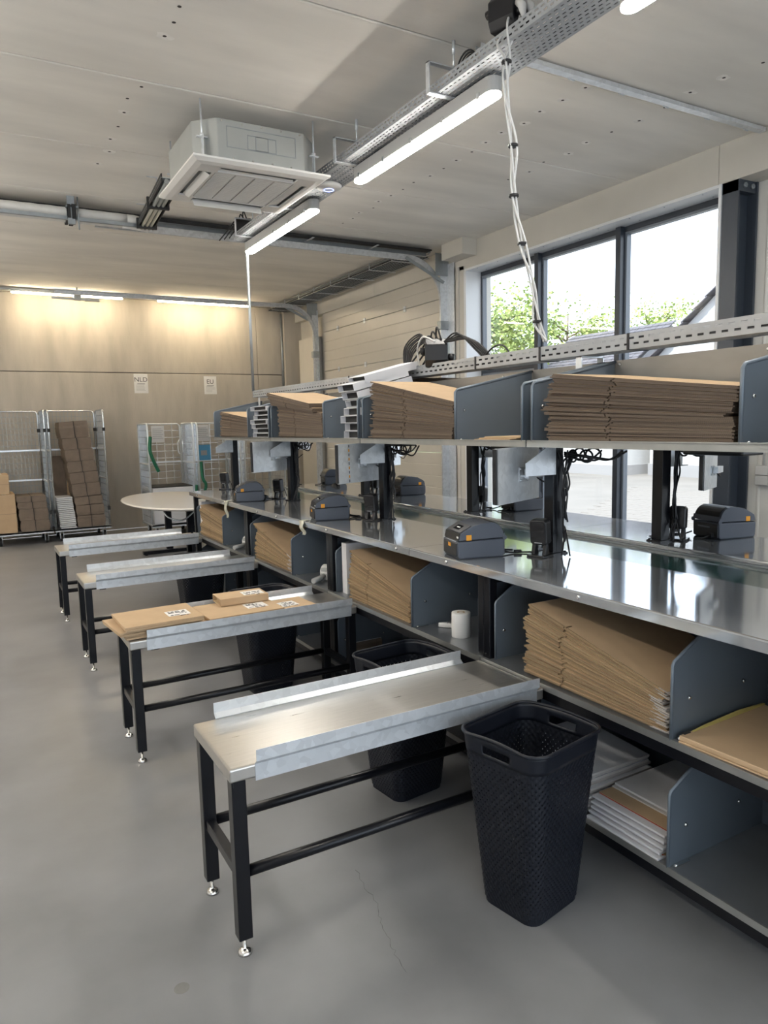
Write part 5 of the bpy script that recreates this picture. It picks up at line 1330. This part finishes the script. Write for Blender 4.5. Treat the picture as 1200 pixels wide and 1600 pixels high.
# ================================================================== ROLL CAGES
def roll_cage(x0, x1, y0, y1, base, top, label, tall, strap=False):
    t = thing('roll_cage', label, 'roll cage', (x0, y0, 0), 0, 'tall roll cages with cartons' if tall else 'low roll cages behind the oval table'); W, D = x1-x0, y1-y0; r = 0.0125; rr = 0.003
    def panel(p0, p1, nm, mesh_w):
        # tube frame with rounded top corners, wires inside; p0,p1 are (x,y) of the two uprights
        a, b = Vector((*p0, 0)), Vector((*p1, 0)); d = (b-a); Lp = d.length; d.normalize(); Z = Vector((0, 0, 1)); q = 0.06
        pts = [a+Z*base, a+Z*(top-q)]
        for k in range(1, 5): an = PI/2*k/4; pts.append(a+d*(q-q*math.cos(an))+Z*(top-q+q*math.sin(an)))
        for k in range(1, 5): an = PI/2*k/4; pts.append(b-d*(q-q*math.sin(an))+Z*(top-q+q*math.cos(an)))
        pts.append(b+Z*base); g = MB(); g.tube(pts, r, 8); f = g.build(nm, 'tubewhite' if not tall else 'chrome', t)
        g = MB(); h = rr
        s = d.cross(Z)*h
        nv = max(2, int(Lp/mesh_w[0]))
        for i in range(1, nv):
            c = a+d*(Lp*i/nv); g.add([c-s-d*h+Z*base, c+s-d*h+Z*base, c+s+d*h+Z*base, c-s+d*h+Z*base, c-s-d*h+Z*(top-0.01), c+s-d*h+Z*(top-0.01), c+s+d*h+Z*(top-0.01), c-s+d*h+Z*(top-0.01)], [(0, 1, 5, 4), (1, 2, 6, 5), (2, 3, 7, 6), (3, 0, 4, 7)])
        nh = int((top-base)/mesh_w[1])
        for i in range(1, nh):
            z = base+(top-base)*i/nh; A_, B_ = a+Z*z, b+Z*z
            g.add([A_-s-Z*h, A_+s-Z*h, A_+s+Z*h, A_-s+Z*h, B_-s-Z*h, B_+s-Z*h, B_+s+Z*h, B_-s+Z*h], [(0, 1, 5, 4), (1, 2, 6, 5), (2, 3, 7, 6), (3, 0, 4, 7)])
        o = g.build('wire_mesh', 'galvd' if tall else 'chrome', f); o['kind'] = 'stuff'
        g = MB()
        for z in ((base+(top-base)*0.66, base+(top-base)*0.40) if tall else (base+(top-base)*0.60,)):
            g = MB(); g.add([a-s*4+Z*(z-0.012), a+s*4+Z*(z-0.012), a+s*4+Z*(z+0.012), a-s*4+Z*(z+0.012), b-s*4+Z*(z-0.012), b+s*4+Z*(z-0.012), b+s*4+Z*(z+0.012), b-s*4+Z*(z+0.012)], [(0, 1, 5, 4), (1, 2, 6, 5), (2, 3, 7, 6), (3, 0, 4, 7)])
            g.build('cross_bar', 'tubewhite', f)
        if tall:
            for z in (base+0.25, base+(top-base)*0.83):
                for e in (a, b): MB().cbox((e.x, e.y, z), (0.036, 0.036, 0.05)).build('corner_clip', 'rubber', f)
        elif abs(p0[0]-p1[0]) < 0.01 or True:
            zz = top-0.35; g = MB()
            for e, sg in ((a, 1), (b, -1)): g.tube(smooth_path([e+Z*(zz+0.10), e+d*(0.035*sg)+Z*(zz+0.06), e+d*(0.035*sg)+Z*(zz-0.10), e+Z*(zz-0.14)], 4), 0.009, 6)
            g.build('grab_handle', 'tubewhite', f)
    wv = (0.05, 0.085) if tall else (0.11, 0.105)
    panel((0.015, 0.02), (0.015, D-0.02), 'side_frame', (0.075, 0.085) if tall else (0.04, 0.10)); panel((W-0.015, 0.02), (W-0.015, D-0.02), 'side_frame', (0.075, 0.085) if tall else (0.04, 0.10)); panel((0.04, D-0.012), (W-0.04, D-0.012), 'back_frame', wv)
    g = MB(); g.box(0.0, W, 0, D, base-0.03, base-0.012); g.box(0.0, W, 0, 0.03, base-0.05, base-0.012); g.box(0, W, D-0.03, D, base-0.05, base-0.012); g.build('base_plate', 'galv', t)
    for x in (0.09, W-0.09):
        for y in (0.09, D-0.09):
            g = MB(); g.tube([(x-0.016, y+0.02, 0.055), (x+0.016, y+0.02, 0.055)], 0.055, 14); c = g.build('caster', 'rubber', t)
            g = MB(); g.box(x-0.024, x-0.019, y-0.02, y+0.045, 0.04, base-0.05); g.box(x+0.019, x+0.024, y-0.02, y+0.045, 0.04, base-0.05); g.box(x-0.03, x+0.03, y-0.03, y+0.05, base-0.052, base-0.046); g.build('fork', 'galvb', c)
    return t
roll_cage(0.20, 0.975, 11.42, 12.17, 0.20, 1.92, 'tall mesh roll cage at the left edge with boxes', True)
roll_cage(1.00, 1.775, 11.42, 12.17, 0.20, 1.92, 'tall mesh roll cage with a leaning column of carton bundles', True)
c1 = roll_cage(2.285, 2.985, 11.0, 11.72, 0.19, 1.69, 'low roll cage holding the white crate, behind the oval table', False)
c2 = roll_cage(3.02, 3.72, 11.0, 11.72, 0.19, 1.69, 'low roll cage with the blue notice and green straps', False)
c3 = roll_cage(3.76, 4.46, 11.0, 11.72, 0.19, 1.69, 'low roll cage seen through the gap under the far upper shelf', False)
for c, x, bl in ((c1, 0.30, False), (c2, 0.28, True)):
    p = MB().box(x-0.09, x+0.11, 0.678, 0.682, 1.40, 1.66).build('paper_notice', 'paper', c, (0, 0, 0))
    g = MB()
    for k in range(6): g.box(x-0.07, x+0.07+0.02*(k % 2), 0.677, 0.678, 1.61-0.03*k, 1.617-0.03*k)
    g.build('notice_text', 'inkg', p)
    if bl: p = MB().box(x-0.09, x+0.12, 0.676, 0.680, 1.09, 1.34).build('blue_notice', 'blue', c); q = MB().box(x-0.04, x+0.06, 0.675, 0.676, 1.17, 1.25).build('notice_mark', 'inkg', p)
def strap(pts, lab, w=0.018):
    g = MB(); g.tube(smooth_path(pts, 5), w, 4); o = g.build('green_strap', 'green'); tag(o, lab, 'strap', 'green lashing straps on the low cages')
strap([(2.33, 10.985, 1.50), (2.31, 10.97, 1.30), (2.36, 10.96, 1.12), (2.42, 10.97, 0.98)], 'green strap knotted on the cage with the white crate', 0.025)
strap([(3.06, 10.98, 1.10), (3.07, 10.96, 0.85), (3.11, 10.95, 0.74), (3.06, 10.96, 0.55)], 'green strap hanging on the front post of the blue notice cage', 0.024)
strap([(2.975, 10.98, 0.75), (2.96, 10.96, 0.55), (3.01, 10.95, 0.42)], 'green strap end hanging low between the low cages', 0.022)
# white insulated crate in the low cage
o = thing('insulated_crate', 'white and black insulated crate standing in the low roll cage', 'crate', (2.33, 11.04, 0.182))
MB().box(0, 0.60, 0, 0.58, 0, 0.40).build('body', 'wboard', o, bevel=0.008); MB().box(-0.006, 0.606, -0.006, 0.586, 0.40, 0.46).build('black_band', 'rubber', o, bevel=0.006); MB().box(-0.004, 0.604, -0.004, 0.584, 0.46, 0.55).build('lid', 'wboard', o, bevel=0.01); MB().box(0.0, 0.6, 0.0, 0.58, 0.551, 0.565).build('lid_trim', 'rubber', o)
# cartons and bundles in the tall cages
ZB = 0.189
def carton(x, y, w, d, h, z, label, tape=True):
    o = MB().box(0, w, 0, d, 0, h).build('carton', 'board', None, (x, y, z), bevel=0.006); tag(o, label, 'cardboard box')
    MB().box(-0.001, w+0.001, -0.0012, 0.0, h*0.5-0.002, h*0.5+0.002).build('crease', 'boardi', o); MB().box(w*0.5-0.03, w*0.5+0.03, 0.0, d, h, h+0.0008).build('tape_strip', 'liner', o)
    return o
carton(0.235, 11.46, 0.28, 0.60, 0.55, ZB, 'large brown carton at the left edge in the tall cage'); carton(0.235, 11.50, 0.22, 0.50, 0.28, ZB+0.552, 'smaller brown carton on top of the large one at the left edge')
def bundle(loc, w, d, h, n, rz, ty, label, grp):
    """strapped bundle of flat cartons: worn layered edges, rounded by the strap"""
    rnd = random.Random(int(loc[2]*1000)+int(loc[0]*100)); g = MB(); t = h/n
    for k in range(n):
        e = 0.012*math.sin(PI*(k+0.5)/n)-0.006+rnd.uniform(-0.004, 0.004)
        g.box(-e, w+e*0.6, -e*0.5+rnd.uniform(-0.003, 0.003), d, k*t+0.0006, (k+1)*t-0.0006)
    o = g.build('carton_bundle', 'boardi', None, loc, (0, ty, rz)); tag(o, label, 'cardboard bundle', grp)
    g = MB(); g.box(w*0.49, w*0.51, -0.013, -0.009, -0.0005, h); g.box(w*0.49, w*0.51, -0.012, d, h, h+0.0012); g.build('strap', 'rubber', o)
    return o
where = ['lowest', 'second lowest', 'third from the bottom', 'topmost']
z = ZB
for k in range(4):
    h = (0.16, 0.165, 0.09, 0.085)[k]; bundle((0.56-0.01*k+0.0, 11.46, z), 0.375, 0.55, h, max(5, int(h/0.012)), 0, 0, '%s carton bundle in the short pile of the left tall cage' % where[k], 'short pile of carton bundles'); z += h+0.003
z = ZB; x = 1.315; wh = ['lowest', 'second', 'third', 'fourth', 'fifth', 'sixth', 'seventh', 'eighth', 'topmost']
for k in range(9):
    h = (0.17, 0.15, 0.12, 0.19, 0.16, 0.16, 0.17, 0.16, 0.24)[k]; ty = -0.02*k if k < 5 else -0.10
    x -= (0.0, 0.005, 0.012, 0.018, 0.020, 0.022, 0.020, 0.022, 0.026)[k]
    bundle((x, 11.47, z), 0.385, 0.55, h, max(6, int(h/0.011)), 0.0, -0.055*min(1, k/3), '%s carton bundle counted from the bottom of the leaning column' % wh[k], 'leaning column of carton bundles'); z += h+0.004
o = MB().box(0, 0.20, 0, 0.035, 0, 1.05).build('upright_board', 'boardi', None, (1.05, 12.02, ZB), (0.03, 0.0, 0), bevel=0.003); tag(o, 'tall brown board standing upright in the cage beside the leaning column', 'cardboard box')
o = MB().box(0, 0.17, 0, 0.03, 0, 0.98).build('upright_board', 'board', None, (1.22, 11.96, ZB), (0.05, 0.06, 0), bevel=0.003); tag(o, 'second brown board standing upright just left of the leaning column', 'cardboard box')
rnd = random.Random(2)
for k in range(17):
    o = MB().box(0, 0.22, 0, 0.42, 0, 0.020).build('white_folder', 'wboard', None, (1.045+rnd.uniform(-0.006, 0.006)+0.004*(16-k)*0.5, 11.47, ZB+0.0275*k), (0, rnd.uniform(-0.006, 0.006), 0), bevel=0.004, seg=1); tag(o, 'flat white folded carton in the narrow white pile of the tall cage' if k < 16 else 'topmost white folded carton of the narrow white pile in the cage', 'cardboard box', 'narrow pile of white folded cartons')
# notices on the back wall
def notice(x0, x1, z0, z1, head, label):
    t = thing('wall_notice', label, 'notice', ((x0+x1)/2, YB-0.002, z0)); w, h = x1-x0, z1-z0
    p = MB().box(-w/2, w/2, -0.002, 0.0, 0, h).build('sheet', 'paper', t)
    text_mesh(head, 0.105, 'heading', 'ink', t, (0, -0.0028, h-0.125), (PI/2, 0, 0))
    g = MB(); rnd = random.Random(len(head))
    g.box(-0.06, 0.06, -0.0026, -0.0021, h-0.165, h-0.150)
    for k in range(5): g.box(-w/2+0.03, w/2-0.03-rnd.uniform(0, 0.05), -0.0026, -0.0021, 0.04+0.022*k, 0.045+0.022*k)
    g.build('small_print', 'inkg', t)
notice(2.405, 2.625, 2.195, 2.505, 'NLD', 'white paper notice reading NLD on the back wall'); notice(3.55, 3.765, 2.18, 2.48, 'EU', 'white paper notice reading EU on the back wall')
print('flat cartons:', n_sheets)
